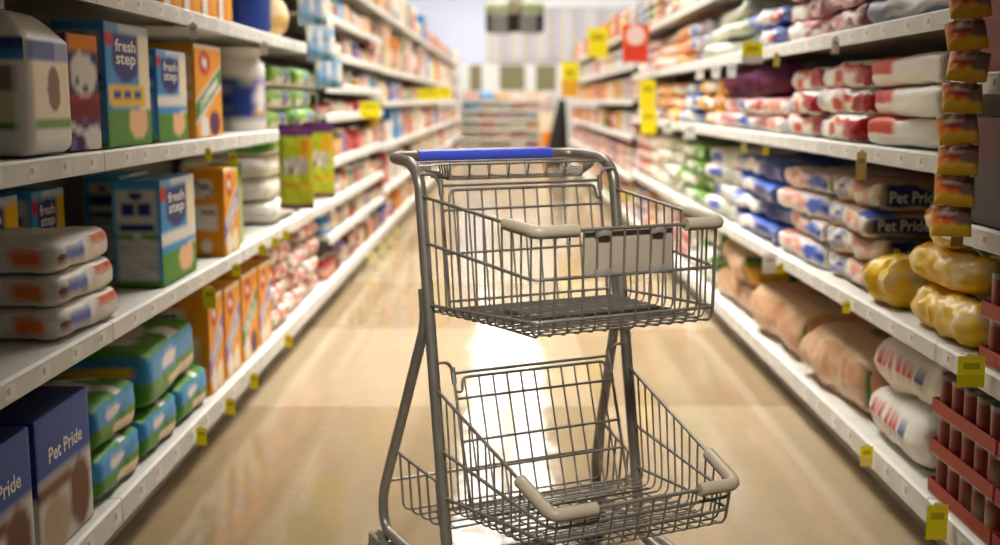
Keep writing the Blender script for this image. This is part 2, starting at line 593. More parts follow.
# notice panel clipped behind the front wires of the upper basket
pn = MB()
g = gridbox((.2, .006, .095), (4, 1, 3), .0028, lambda f, u, v: (1, 1, 1))
pn.add([(p[0] + .002, p[1] - .4255, p[2] + .808) for p in g[0]], g[1], g[2])
pn = pn.build('notice_panel', 'panel', up)
pn['label'] = 'blank beige panel clipped to the basket front'
for u, w in ((-.06, .894), (.062, .894), (-.06, .817), (.062, .817)):
    c = MB()
    c.box(u - .017, u + .017, -.4405, -.4288, w - .007, w + .009, r=.002)
    c.box(u - .008, u + .008, -.4425, -.4405, w - .005, w + .006, r=.0015)
    c.tube([(u, -.4425, w), (u, -.4437, w)], .0035, 8)
    c.build('clip', 'clip', pn)
# small wire tray under the handle
tr = MB()
for v, w in ((-.035, 1.0), (-.15, 1.0)):
    tr.tube(smooth_path([P(-A, v - .02, .999), P(-.19, v, w + .002), P(.19, v, w + .002), P(A, v - .02, .999)], .02, 4), .0026, 8)
for k in range(8):
    u = -.17 + .34 * k / 7
    tr.tube(smooth_path([P(u, -.035, 1.0), P(u, -.042, .97), P(u, -.145, .97), P(u, -.15, 1.0)], .012, 4), TW, 6)
for s in (-1, 1):
    for q in range(4):
        u = s * (.178 + .006 * q)
        tr.tube(smooth_path([P(u, -.035, 1.0), P(u - s * .006, -.04, .973 + .004 * q), P(u - s * .006, -.14, .973 + .004 * q), P(u, -.15, 1.0)], .014, 4), TW, 6)
for v in (-.05, -.095, -.14):
    tr.tube([P(-.172, v, .968), P(.172, v, .968)], TW, 6)
tr.build('wire_tray', 'wire', cart)
# low rear rack between the braces
rk = MB()
for s in (-1, 1):
    rk.tube([P(s * (A + .031), -.122, .345), P(s * A, .062, .318)], RW, 8)
rk.tube([P(-A - .04, -.155, .262), P(A + .04, -.155, .262)], RW, 8)
for k in range(5):
    v = -.1 + .038 * k
    f_ = (v + .122) / .184
    wt, ua = .345 - .027 * f_, A + .031 * (1 - f_)
    rk.tube(smooth_path([P(-ua, v, wt), P(-ua + .008, v, .205), P(ua - .008, v, .205), P(ua, v, wt)], .02, 4), TW * 1.25, 6)
for k in range(6):
    u = -.2 + .08 * k
    rk.tube([P(u, -.102, .2025), P(u, .053, .2025)], TW, 6)
rk.build('rear_rack', 'wire', cart)

# ================================================================== SHELVING
BAY = 1.4
Y0 = 1.35
ORD = ['first', 'second', 'third', 'fourth', 'fifth', 'sixth', 'seventh', 'eighth', 'ninth', 'tenth', 'eleventh', 'twelfth', 'thirteenth',
       'fourteenth', 'fifteenth', 'sixteenth']
LB = [1.35, 2.75, 4.15, 6.2] + [6.2 + 1.4 * i for i in range(1, 14)]
RB = [1.35 + 1.4 * i for i in range(14)]
def left_levels(k):
    if k < 3: return [.16, .607, 1.02, 1.41, 1.84]
    if k < 5: return [.16, .41, .60, .82, 1.07, 1.23, 1.41, 1.61, 1.84]
    return [.16, .45, .8, 1.14, 1.4, 1.84]
def right_levels(k):
    if k == 0: return [.16, .555, .86, 1.2, 1.55]
    if k < 6: return [.16, .555, 1.01, 1.356, 1.69]
    return [.16, .5, .85, 1.15, 1.45, 1.75]
NL, NR = 16, 13
LIP = .045
_parts = {}
def shelf_part(parent, length, depth, z, base, sgn, y_off=0):
    """a shelf board with its price rail; the lip lies at local x = 0, the board runs to -sgn*... away from the aisle"""
    key = (round(length, 3), depth, base, sgn)
    if key not in _parts:
        b = MB()
        xa, xb = sorted((-sgn * .004, -sgn * depth))
        b.box(xa, xb, -length / 2, length / 2, -.022, 0)
        if base:                                                   # kick plate and floor of the base deck
            ka, kb = sorted((-sgn * .07, -sgn * .085))
            b.box(ka, kb, -length / 2, length / 2, -.16, -.022)
        r = MB()
        h = .062 if base else LIP
        vs = [(sgn * .004, y, z_) for y in (-length / 2, length / 2) for z_ in (-h, -.002)] + [(sgn * -.004, y, z_) for y in (-length / 2, length / 2) for z_ in (-h, .003)]
        r.add(vs, [(0, 2, 3, 1), (4, 5, 7, 6), (0, 1, 5, 4), (2, 6, 7, 3), (1, 3, 7, 5), (0, 4, 6, 2)], (.8, .8, .8))
        n = int(length / .17)
        for i in range(n):                                          # paper labels behind the rail's clear front
            y = -length / 2 + .1 + i * .17 + .05 * hsh(i, length, base)
            v2 = [(sgn * .0048, y, -h * .82), (sgn * .0048, y + .05, -h * .82), (sgn * .0048, y + .05, -h * .15), (sgn * .0048, y, -h * .15)]
            r.add(v2, [(0, 1, 2, 3)], lin('efece2'), 1)
            v2 = [(sgn * .0052, y + .006, -h * .6), (sgn * .0052, y + .022, -h * .6), (sgn * .0052, y + .022, -h * .3), (sgn * .0052, y + .006, -h * .3)]
            r.add(v2, [(0, 1, 2, 3)], lin('b9b6b0'), 1)
        bo = b.build('base_deck' if base else 'shelf', 'shelf')
        ro = r.build('price_rail', ['rail', 'carton'], bo)
        _parts[key] = bo
        o = bo
    else:
        s = _parts[key]
        o = s.copy(); COL.objects.link(o)
        for ch in s.children:
            c = ch.copy(); COL.objects.link(c); c.parent = o
    o.parent = parent
    o.location = (0, y_off, z)
    return o

def rack(side, k, levels, height):
    sgn = 1 if side == 'left' else -1
    x = XL if side == 'left' else XR
    n = NL if side == 'left' else NR
    where = '%s from the near end on the %s of the aisle' % (ORD[k], side)
    ya, yb = (LB if side == 'left' else RB)[k:k + 2]
    BAY = yb - ya
    e = empty('shelving_rack', (x, (ya + yb) / 2, 0), 0, 'cream steel shelving rack, ' + where, 'shelving rack', 'shelving racks along the %s side' % side)
    D = .47
    b = MB()
    xa, xb = sorted((-sgn * (D + .002), -sgn * (D + .02)))
    b.box(xa, xb, -BAY / 2 + .02, BAY / 2 - .02, 0, height)
    b.build('back_panel', 'back', e)
    for q in (-1, 1):
        u = MB()
        xa, xb = sorted((-sgn * (D + .0), -sgn * (D + .035)))
        u.box(xa, xb, q * (BAY / 2 - .001) - (.018 if q > 0 else 0), q * (BAY / 2 - .001) + (.018 if q < 0 else 0), 0, height + .01)
        u.build('upright', 'upright', e)
    for i, z in enumerate(levels):
        if side == 'left' and k == 2 and i == 2:
            shelf_part(e, .72, D, z, False, sgn, -BAY / 2 + .363)
            continue
        if side == 'left' and k == 2 and i == 3:
            shelf_part(e, 1.45, D, z, False, sgn, -BAY / 2 + .728)
            continue
        shelf_part(e, BAY - .006, D, z, i == 0, sgn)
    return e
for k in range(NL):
    rack('left', k, left_levels(k), 2.12)
for k in range(NR):
    rack('right', k, right_levels(k), 1.98)

# ================================================================== PRODUCTS
def face_frame(face, w, d, h, u, v, off=.0009):
    if face == 'F': return ((u - .5) * w, -d / 2 - off, v * h), (1, 0, 0), (0, 0, 1)
    if face == 'L': return (-w / 2 - off, (.5 - u) * d, v * h), (0, -1, 0), (0, 0, 1)
    if face == 'R': return (w / 2 + off, (u - .5) * d, v * h), (0, 1, 0), (0, 0, 1)
    if face == 'T': return ((u - .5) * w, (v - .5) * d, h + off), (1, 0, 0), (0, 1, 0)

def carton(w, d, h, art, n=(14, 6, 20), texts=(), name='carton', m='carton', r=.004, deform=None):
    b = MB()
    if n[0] > 6: n = [int(q * 1.7) for q in n]
    g = gridbox((w, d, h), n, r, art, deform)
    b.add(*g)
    for face, s, u, v, tw, th, col in texts:
        o, ux, uy = face_frame(face, w, d, h, u, v)
        fw = w if face in 'FT' else d
        letter(b, s, o, ux, uy, tw * fw, th * (h if face != 'T' else d), col)
    if name == 'carton' and n[0] > 6:                                  # glued flaps of the lid
        b.box(-w / 2 + .006, w / 2 - .006, -.004, .004, h, h + .0008, GREY)
    return b.build(name, m)

def bag(w, d, t, art, n=(12, 10, 4), seed=1, texts=(), wr=.006, name='bag', round_=.46, pinch=.0, m='film'):
    """a filled bag lying flat: front end towards local -y"""
    def dfm(p):
        fx, fy = abs(p.x) / (w / 2), abs(p.y) / (d / 2)
        k = 1 - pinch * fx ** 4
        z = p.z * k * (1 - .12 * fy ** 6)
        q = wob(Vector((p.x, p.y, z)), 9 / max(w, .2) * .5, wr, seed)
        q = wob(q, 42, wr * .35, seed + 3)
        q.z = max(-t / 2, min(t / 2, q.z))
        q.x = max(-w / 2, min(w / 2, q.x))
        q.y = max(-d / 2, min(d / 2, q.y))
        return q
    b = MB()
    b.sharp = 75
    if n[0] > 9: n = [int(q * 1.35) for q in n]
    b.add(*gridbox((w, d, t), n, t * round_, art, dfm))
    for face, s, u, v, tw, th, col in texts:
        o, ux, uy = face_frame(face, w, d, t, u, v, .002)
        letter(b, s, o, ux, uy, tw * (w if face in 'FT' else d), th * (t if face != 'T' else d), col)
    return b.build(name, m)

def pouch(w, h, t, art, n=(10, 14), seed=1, name='pouch', header=0.):
    """a flat sealed pouch standing upright, crimped at the top and the bottom"""
    vs, fs, cs = [], [], []
    nu, nv = n
    for side in (-1, 1):
        for j in range(nv + 1):
            for i in range(nu + 1):
                u, v = i / nu * 2 - 1, j / nv * 2 - 1
                f = max(0, (1 - abs(u) ** 4)) ** .5 * max(0, 1 - abs(v * 1.06) ** 5 if abs(v) < .94 else 0) ** .6
                y = side * (t / 2 * f + .0012)
                p = Vector((u * w / 2, y, (v + 1) * h / 2))
                if 0 < i < nu and 0 < j < nv:
                    p.y += mnoise.noise(Vector((u * 3 + seed, v * 4, side))) * t * .16 * f
                vs.append(p)
    o2 = (nu + 1) * (nv + 1)
    for j in range(nv):
        for i in range(nu):
            a = j * (nu + 1) + i
            fs.append((a, a + 1, a + nu + 2, a + nu + 1)); cs.append(art('F', (i + .5) / nu, (j + .5) / nv))
            a += o2
            fs.append((a, a + nu + 1, a + nu + 2, a + 1)); cs.append(art('B', 1 - (i + .5) / nu, (j + .5) / nv))
    ring = [i for i in range(nu + 1)] + [j * (nu + 1) + nu for j in range(1, nv + 1)] + [nv * (nu + 1) + i for i in range(nu - 1, -1, -1)] + [j * (nu + 1) for j in range(nv - 1, 0, -1)]
    for a, c in zip(ring, ring[1:] + ring[:1]):
        fs.append((a, a + o2, c + o2, c)); cs.append(art('F', .5, .01))
    b = MB()
    b.sharp = 60
    b.add(vs, fs, cs, 0, 's')
    return b.build(name, 'film')

def roll_bag(L, r, art, seed=1, name='bag', nl=34, nr=26, m='clear_film'):
    """a plump sausage-shaped bag lying along local x, gathered at both ends"""
    vs, fs, cs = [], [], []
    for i in range(nl + 1):
        s = i / nl
        e = abs(s * 2 - 1)
        rr = r * max(.12, (1 - e ** 7 * .9)) if e > .75 else r * (1 - .04 * math.sin(s * 17 + seed))
        for k in range(nr):
            a = 2 * PI * k / nr
            y, z = math.cos(a) * rr, math.sin(a) * rr * .86
            p = Vector(((s - .5) * L, y, z))
            q = mnoise.noise(Vector((s * 6 + seed, math.cos(a) * 2, math.sin(a) * 2))) * r * .16 * (1 - e ** 6)
            q += (abs(mnoise.noise(Vector((s * 15, math.cos(a) * 3, math.sin(a) * 3 + seed)))) * -.42 + .08) * r * (1 - e ** 6)
            p.y *= 1 + q / r; p.z *= 1 + q / r
            p.z = max(p.z, -r * .74)
            vs.append((p.x, p.y, p.z + r * .74))
    for i in range(nl):
        for k in range(nr):
            fs.append((i * nr + k, (i + 1) * nr + k, (i + 1) * nr + (k + 1) % nr, i * nr + (k + 1) % nr))
            cs.append(art((i + .5) / nl, ((k + .5) / nr)))
    fs.append(tuple(range(nr))); cs.append(art(0, .5))
    fs.append(tuple(nl * nr + k for k in range(nr - 1, -1, -1))); cs.append(art(1, .5))
    b = MB()
    b.sharp = 70
    b.add(vs, fs, cs, 0, 's')
    return b.build(name, m)

RL, RR = PI / 2, -PI / 2
def on_left(o, ya, yb, xf, d, z, label=None, cat=None, group=None, jig=0):
    return put(o, (xf - d / 2, (ya + yb) / 2, z + .0005), RL + jig, label, cat, group)
def on_right(o, ya, yb, xf, d, z, label=None, cat=None, group=None, jig=0):
    return put(o, (xf + d / 2, (ya + yb) / 2, z + .0005), RR + jig, label, cat, group)

# ---------------------------------------------------------------- artwork
def lines(u, v, n, seed, dark, light, dens=.6):
    r = int(v * n)
    return dark if (v * n) % 1 < .55 and hsh(int(u * 13), r, seed) < dens else light

def art_step(side_white=True, cat=CREAM):
    def f(face, u, v):
        if face == 'F':
            if v > .93: return mix(SKY, W, .75 if u > .3 else .15)
            if u < .16 and v > .8: return RED
            if ell(u, v, .44, .72, .3, .2) or (.14 < u < .74 and .72 < v < .91): return NAVY
            if v < .31:
                if ell(u, v, .68, .2, .22, .15): return mix(ORG, CREAM, .5)
                return GREEN
            if .33 < v < .5 and u < .86: return YEL if u > .1 else SKY
            if u > .74: return cat
            return SKY
        if face in 'LR':
            if .1 < u < .9 and .06 < v < .92:
                if .66 < v < .8: return NAVY if (.18 < u < .46 or .54 < u < .82) else lin('cfd0ce')
                if .53 < v < .59: return NAVY if .16 < u < .84 else lin('cfd0ce')
                if .46 < v < .5: return GREEN if hsh(int(u * 9), 4) > .35 else lin('cfd0ce')
                if .82 < v < .9 and ell(u, v, .5, .87, .16, .05): return NAVY
                return lines(u, v, 26, 2, lin('a9abac'), lin('cdcecb'), .5) if v < .44 else lin('cfd0ce')
            return GREEN if v < .06 else SKY
        return SKY if face == 'T' else GREEN
    return f
STEP_TXT = [('F', 'fresh', .44, .82, .46, .1, W), ('F', 'step', .44, .695, .44, .12, W)]

def art_soda(seed=0, red_circle=True):
    def f(face, u, v):
        if face == 'F':
            if ell(u, v, .36, .8, .2, .13): return W if ell(u, v, .36, .8, .1, .09) and hsh(int(u * 20), int(v * 30)) > .4 else RED
            k = v - (.38 + (u - .5) * .42)
            if 0 < k < .19:
                if .05 < k < .14 and .14 < u < .86 and hsh(int(u * 17), int(k * 34), seed) > .4: return W
                return mix(GREEN, DGREEN, .5) if seed % 2 == 0 else LILAC
            if -.04 < k <= 0 or .19 <= k < .22: return W
            if v < .24 and ell(u, v, .3, .1, .16, .13): return W
            if v < .3 and ell(u, v, .68, .14, .2, .14): return PUR if seed % 2 == 0 else CREAM
            if v > .95: return CREAM
            return mix(AMB, ORG, hsh(int(v * 8), seed) * .7)
        if face in 'LR':
            if .16 < u < .84 and .55 < v < .88: return W
            if .1 < u < .9 and .42 < v < .5: return W
            if .3 < u < .7 and .1 < v < .2: return W
            return AMB
        return AMB
    return f

def art_purple(face, u, v):
    if face == 'F':
        if v > .86: return ORG if u > .06 else PUR
        if ell(u, v, .52, .66, .4, .2):
            return NAVY if hsh(int(u * 8), int(v * 16)) > .72 else W
        if .27 < v < .47 and u > .03: return DRED if v < .44 else RED
        if v < .27:
            s = v + u * .18
            return W if .2 < s < .26 or ell(u, v, .75, .1, .3, .12) else (PUR if hsh(int(u * 5), int(v * 20)) > .3 else LILAC)
        return PUR
    return mix(PUR, BLACK, .2) if face != 'T' else ORG

# ---------------------------------------------------------------- left, third shelf
Z3, Z2, Z1, Z4 = 1.0235, .6105, .1635, 1.4135
jw, jd, jh = .25, .26, .305
def art_jug(face, u, v):
    if face == 'F':
        if .66 < v < .8 and .06 < u < .94: return mix(NAVY, BLUE, .6) if u < .6 else mix(BLUE, W, .3)
        if .26 < v < .66 and .12 < u < .94: return BROWN if ell(u, v, .55, .46, .14, .16) else CREAM
        if .19 < v < .26 and .12 < u < .94: return GREEN
    if face == 'L':
        if .66 < v < .82 and u > .05: return NAVY if v > .73 else mix(SKY, NAVY, .3)
        if .72 < v < .78 and u > .6: return RED
        if .24 < v < .62 and .1 < u < .9: return mix(BROWN, GREY, .4) if v > .45 else mix(CREAM, GREEN, .3)
        if .18 < v < .24 and .1 < u < .9: return GREEN
    return W
def jug_shape(p):
    t = (p.z + jh / 2) / jh
    k = 1 if t < .8 else 1 - (t - .8) / .2 * .42
    return Vector((p.x * k, p.y * k, p.z))
jug = empty('jug')
b = MB(); b.sharp = 50
b.add(*gridbox((jw, jd, jh), (30, 26, 46), .03, art_jug, jug_shape)); b.build('body', 'plastic', jug)
b = MB(); b.lathe([(.03, jh - .004), (.03, jh + .005), (.036, jh + .005), (.036, jh + .024), (.03, jh + .028)], 20, W); b.build('cap', 'plastic', jug)
b = MB(); b.tube(smooth_path([(-.02, .1, jh - .06), (-.02, .11, jh + .01), (-.02, .07, jh + .026), (-.02, .03, jh - .004)], .03, 5), .011, 10, lin('3a3835')); b.build('handle', 'plastic', jug)
on_left(jug, 2.395, 2.645, -.985, jd, Z3, 'big white plastic jug with blue-topped picture labels and a dark handle', 'jug')

o = carton(.158, .1, .272, art_purple, (10, 4, 18))
on_left(o, 2.678, 2.84, -1.0, .1, Z3, 'slim purple and orange carton with a white oval, beside the white jug', 'carton', jig=-.12)
def two(base):
    def f(face, u, v):
        if face == 'F' and .34 < v < .49 and .06 < u < .86: return mix(NAVY, BLUE, .5) if .4 < v < .455 and .14 < u < .76 and hsh(int(u * 22)) > .3 else YEL
        return base(face, u, v)
    return f
o = carton(.35, .13, .312, two(art_step()), (18, 6, 26), STEP_TXT)
on_left(o, 2.865, 3.215, -.985, .13, Z3, 'tall blue and green carton with a yellow band, reading fresh step', 'carton')
def white_band(face, u, v):
    if face == 'F' and .33 < v < .5: return W if v > .38 else SKY
    return art_step()(face, u, v)
o = carton(.3, .12, .262, white_band, (14, 5, 20), STEP_TXT)
on_left(o, 3.28, 3.58, -.985, .12, Z3, 'smaller blue carton with a red corner and white band, left of the orange carton', 'carton')
o = carton(.34, .16, .298, art_soda(0), (16, 6, 20))
on_left(o, 3.68, 4.02, -.985, .16, Z3, 'orange carton with a slanting green band, beside the white tub', 'carton')
o = carton(.2, .14, .3, lambda f, u, v: mix(AMB, ORG, .4), (4, 3, 6))
on_left(o, 3.3, 3.5, -1.2, .14, Z3, 'plain orange carton standing behind the smaller blue carton', 'carton')

def tub(r, h, art, cap=W):
    t = empty('tub')
    b = MB(); b.sharp = 50
    pr = [(r * .94, 0), (r, .012)] + [(r, .012 + (h * .74 - .012) * i / 14) for i in range(1, 15)] + [(r * .95, h * .8), (r * .8, h * .86), (r * .78, h * .885)]
    b.lathe(pr, 36, art=art); b.build('body', 'plastic', t)
    b = MB(); b.lathe([(r * .82, h * .885), (r * .84, h * .9), (r * .84, h * .985), (r * .8, h)], 32, cap); b.build('lid', 'plastic', t)
    return t
def art_tub(u, v):
    if .14 < v < .72:
        if .52 < u < .66 and v > .2: return W if ell(u, v, .59, .45, .05, .2) else (YEL if v < .28 else LILAC)
        if .45 < u < .72 and v > .62: return SAGE
        if .3 < u < .4 and hsh(int(v * 12)) > .5 and v < .6: return mix(NAVY, W, .35)
        return mix(NAVY, BLUE, .35)
    return W
t = tub(.106, .328, art_tub)
put(t, (-1.082, 4.7, Z3 + .0005), .6, 'white round tub with a blue wrap-around label at the end of its shelf', 'tub')

# ---------------------------------------------------------------- left, fourth shelf
def art_slim(face, u, v):
    if face == 'F':
        return W if u < .3 else (mix(ORG, RED, .25) if u < .55 and v < .7 else (AMB if v < .75 else CREAM))
    return ORG
m = carton(.19, .1, .3, art_slim, (8, 4, 12))
for i, w_ in enumerate(('first from the near end', 'second from the near end', 'third from the near end', 'beside the blue tub')):
    o = m if i == 0 else dup(m)
    on_left(o, 3.38 + .215 * i, 3.57 + .215 * i, -.985, .1, Z4, 'slim white and orange carton on the top left shelf, ' + w_, 'carton', 'slim orange cartons on the top shelf')
def art_tub2(u, v):
    return mix(NAVY, BLUE, .2) if v < .8 and not (.57 < u < .7) else W
t = tub(.108, .32, art_tub2, NAVY)
put(t, (-1.08, 4.82, Z4 + .0005), RL, 'navy blue tub standing on the top left shelf', 'tub')
for i, (ya, yb, c, nm) in enumerate(((2.2, 2.5, GREY, 'grey'), (2.56, 2.8, W, 'white'), (2.86, 3.14, DGREEN, 'dark green'))):
    o = bag(yb - ya, .3, .2, lambda f, u, v: mix(c, W, .3 if hsh(int(u * 5), int(v * 4)) > .6 else 0), (8, 6, 5), 11 + i)
    on_left(o, ya, yb, -.985, .3, Z4, '%s bag at the near end of the top left shelf' % nm, 'bag')
o = bag(.2, .3, .2, lambda f, u, v: mix(GOLD, W, .45 if v > .5 else .2), (8, 6, 5), 15)
on_left(o, 5.2, 5.4, -.985, .3, Z4, 'pale gold bag at the far end of the top left shelf', 'bag')

# ---------------------------------------------------------------- left, second shelf
def art_sack(face, u, v):
    if face == 'F':
        if .12 < u < .45 and .2 < v < .85: return BLUE if hsh(int(u * 12), int(v * 6)) > .15 else W
        if u > .62 and v > .6: return mix(RED, ORG, .35)
        if ell(u, v, .07, .4, .07, .25): return BROWN
    if face == 'L' and .55 < u < .84 and .22 < v < .8: return mix(ORG, RED, .4)
    if face == 'T' and u < .5 and .2 < v < .7: return mix(W, BROWN, .35)
    return mix(W, WARM, hsh(int(u * 6), int(v * 4), 3) * .6)
m = bag(.36, .26, .073, art_sack, (20, 14, 8), 3, wr=.009, round_=.42)
for i, w_ in enumerate(('bottom one', 'middle one', 'topmost')):
    o = m if i == 0 else dup(m)
    on_left(o, 2.5 + .006 * i, 2.86 + .006 * i, -.975 - .008 * i, .26, Z2 + .0735 * i, 'white bag with blue and orange-red patches, %s of three stacked on the left shelf' % w_, 'bag', 'three stacked white bags', jig=.03 * (i - 1))
o = carton(.36, .14, .305, white_band, (16, 10, 24), STEP_TXT)
on_left(o, 3.26, 3.62, -.985, .14, Z2, 'blue and green carton with a white side panel, right of the three white bags', 'carton')
for i, (ya, yb) in enumerate(((2.66, 2.98), (3.02, 3.24))):
    o = carton(yb - ya, .13, .29, art_step(cat=YEL), (14, 6, 20), STEP_TXT)
    on_left(o, ya, yb, -1.27 + .02 * i, .13, Z2, ('blue carton in the shade behind the three stacked white bags', 'blue carton behind the gap beside the three white bags')[i], 'carton')
def art_free(face, u, v):
    if face == 'L':
        if .14 < u < .7 and .68 < v < .88: return W if hsh(int(u * 8), int(v * 16)) > .25 else GREY
        if .14 < u < .8 and .3 < v < .6: return W
        if ell(u, v, .5, .12, .16, .07): return W
        return mix(AMB, ORG, .5)
    return art_soda(1)(face, u, v)
o = carton(.21, .13, .3, art_free, (10, 10, 20), [('L', 'FREE', .56, .5, .36, .06, RED), ('L', 'COST', .4, .8, .4, .06, NAVY)])
on_left(o, 3.93, 4.14, -.968, .13, Z2, 'orange carton standing alone on the shelf, right of the blue carton with white panel', 'carton')
o = carton(.1, .1, .3, lambda f, u, v: mix(LIME, SAGE, .5) if v < .8 else GREEN, (4, 3, 8))
on_left(o, 4.24, 4.34, -1.0, .1, Z2, 'narrow pale green carton beside the orange carton on its own', 'carton')
o = carton(.3, .12, .29, art_step(), (14, 5, 18), STEP_TXT)
on_left(o, 3.72, 4.02, -1.25, .12, Z2, 'blue carton in the shade behind the lone orange carton', 'carton')
# big bags piled up from the second shelf in the third rack
def art_pile(green):
    def f(face, u, v):
        if green and face in 'TL': return GREEN if hsh(int(u * 4), int(v * 5), 2) > .3 else W
        if green and face == 'F':
            if .55 < u < .75: return mix(BLUE, LILAC, .5)
            return mix(GREEN, LIME, .25) if v > .35 or u < .2 else W
        return mix(W, WARM, hsh(int(u * 5), int(v * 4)) * .7)
    return f
ma = bag(.58, .4, .098, art_pile(False), (14, 10, 6), 5, wr=.008)
mb_ = bag(.58, .4, .098, art_pile(True), (16, 12, 6), 6, wr=.01)
names = ['bottom', 'second from bottom', 'third from bottom', 'fourth from bottom', 'fifth from bottom', 'second from top', 'topmost']
first = set()
for c in range(2):
    for i in range(7):
        src = ma if i < 3 else mb_
        o = dup(src) if (i < 3) in first else src
        first.add(i < 3)
        on_left(o, 4.92 + .61 * c, 5.5 + .61 * c, -1.0 - .012 * ((i * 5 + c) % 3), .4, Z2 + .0985 * i, '%s bag, %s in the %s pile behind the lime pouches' % ('plain whitish' if i < 3 else 'green and white', names[i], ('nearer', 'farther')[c]),
                'bag', 'piles of large bags in the third left rack', jig=.03 * math.sin(i * 2.3 + c))
# hanging pouches in front of the pile
def art_lime(face, u, v):
    if v > .87 or v < .05: return PUR
    if u > .62 and .6 < v < .82: return mix(ORG, LIME, .4)
    if .42 < v < .62 and .15 < u < .85: return mix(BROWN, W, hsh(int(u * 7), int(v * 12)) * .9)
    if .24 < v < .3: return GOLD
    return LIME
m = pouch(.145, .36, .03, art_lime, (20, 36), 2, 'hanging_pouch')
put(m, (-.905, 4.95, .68), .05, 'lime green pouch with a purple top hanging off the rack, the nearer one', 'pouch', 'two hanging lime green pouches')
put(dup(m), (-.9, 5.52, .68), .02, 'lime green pouch with a purple top hanging off the rack, the farther one', 'pouch', 'two hanging lime green pouches')
st = MB()
for y, zt in ((4.95, 1.04), (5.52, 1.04)):
    st = MB()
    st.tube([(0, 0, 0), (0, 0, .13)], .004, 8, GREY)
    st.box(-.02, .02, -.001, .001, -.004, .02, GREY)
    st.tube([(0, 0, .13), (-.06, 0, .14)], .004, 8, GREY)
    put(st.build('hanging_strip', 'plastic'), (-.903, y, zt + .002), 0, 'short grey hanging strip above the %s lime green pouch' % ('nearer' if y < 5 else 'farther'), 'hanging strip')
# blue packets hanging at the end of the top shelf
def art_bluebag(face, u, v):
    k = hsh(int(u * 5), int(v * 7), 3)
    if v > .8: return mix(GOLD, W, .5)
    return mix(SKY, W, .35) if k > .5 else (W if k > .25 else mix(SKY, TEAL, .4))
m = pouch(.13, .2, .035, art_bluebag, (14, 18), 4, 'hanging_packet')
for i, (x, y, z, w_) in enumerate(((-.86, 5.2, 1.47, 'upper'), (-.86, 5.4, 1.32, 'middle'), (-.86, 5.62, 1.2, 'lowest'))):
    put(m if i == 0 else dup(m), (x, y, z), .15 * i, 'pale blue packet hanging by the top left shelf, %s of three' % w_, 'packet', 'three hanging blue packets')

# ---------------------------------------------------------------- left, bottom shelf
def art_pads(face, u, v):
    if face == 'F':
        if v > .55: return mix(BLUE, NAVY, .25)
        if .42 < v < .52 and u < .6: return BROWN
        if ell(u, v, .3, .2, .25, .2): return mix(TAN, BROWN, .3)
        if ell(u, v, .75, .28, .2, .26): return mix(BROWN, BLACK, .2)
        return mix(W, GREY, .35)
    return mix(NAVY, BLACK, .35) if face == 'T' else (mix(NAVY, BLUE, .3) if v > .45 else mix(W, GREY, .4))
for i, (ya, yb) in enumerate(((2.32, 2.63), (1.98, 2.295))):
    o = carton(yb - ya, .4, .315, art_pads, (14, 6, 16), [('F', 'Pet Pride', .52, .7, .62, .11, W)])
    on_left(o, ya, yb, -.985, .4, Z1, ('blue-topped carton with animal pictures on the bottom shelf, beside the green packs', 'blue-topped carton cut off by the left edge, nearest on the bottom shelf')[i], 'carton')
def art_pads2(face, u, v):
    if face in 'FLR':
        if .48 < v < .86:
            if face == 'L': return YEL if .57 < v < .76 and u < .88 else SKY
            if ell(u, v, .4, .66, .16, .14): return W
            return SKY
        if v < .3 and face == 'F' and ell(u, v, .65, .3, .3, .3): return mix(CREAM, PINK, .3)
        if face == 'L' and .14 < v < .36 and .2 < u < .6: return mix(CREAM, PINK, .4)
        return GREEN if v < .5 else mix(GREEN, SKY, .4)
    if face == 'T':
        if ell(u, v, .5, .5, .25, .3): return mix(W, PINK, .3)
        return W if hsh(int(u * 6), int(v * 6), 9) > .85 else GREEN
    return DGREEN
m = bag(.32, .3, .125, art_pads2, (18, 14, 12), 8, wr=.006, name='pad_pack', round_=.22)
spots = [(2.68, 3.0, -.985, 0, 'lower of the two beside the blue-topped carton'), (2.68, 3.0, -.99, .1255, 'upper of the two beside the blue-topped carton'),
         (3.03, 3.35, -.985, 0, 'under the big green pack, nearer of the two'), (3.38, 3.7, -.985, 0, 'under the big green pack, farther of the two')]
for i, (ya, yb, xf, dz, w_) in enumerate(spots):
    on_left(m if i == 0 else dup(m), ya, yb, xf, .3, Z1 + dz, 'small green and blue wrapped pack, ' + w_, 'wrapped pack', 'small green wrapped packs')
o = bag(.56, .43, .17, art_pads2, (24, 20, 12), 9, wr=.007, name='pad_pack', round_=.2)
on_left(o, 3.06, 3.62, -.99, .43, Z1 + .127, 'large green and blue wrapped pack lying on top of the small green packs', 'wrapped pack', jig=.05)
for i, (ya, yb, h, w_) in enumerate(((3.75, 3.94, .33, 'nearest of the row'), (3.97, 4.2, .325, 'second of the row'), (4.23, 4.5, .33, 'third of the row'), (4.53, 4.76, .325, 'farthest, by the red and white bags'))):
    o = carton(yb - ya, .26, h, art_free if i == 0 else art_soda(i), (10, 8, 18), [('L', 'COST', .4, .8, .4, .07, NAVY)] if i == 0 else ())
    on_left(o, ya, yb, -.99, .26, Z1, 'orange carton on the bottom left shelf, ' + w_, 'carton', 'row of orange cartons on the bottom shelf')
def art_rw(face, u, v):
    k = hsh(int(u * 5), int(v * 4), 5)
    return RED if k > .72 else (mix(RED, ORG, .5) if k > .62 else (PINK if k > .5 else W))
m = bag(.36, .26, .092, art_rw, (12, 8, 5), 21, wr=.008)
col_w = ('nearest', 'middle', 'farthest')
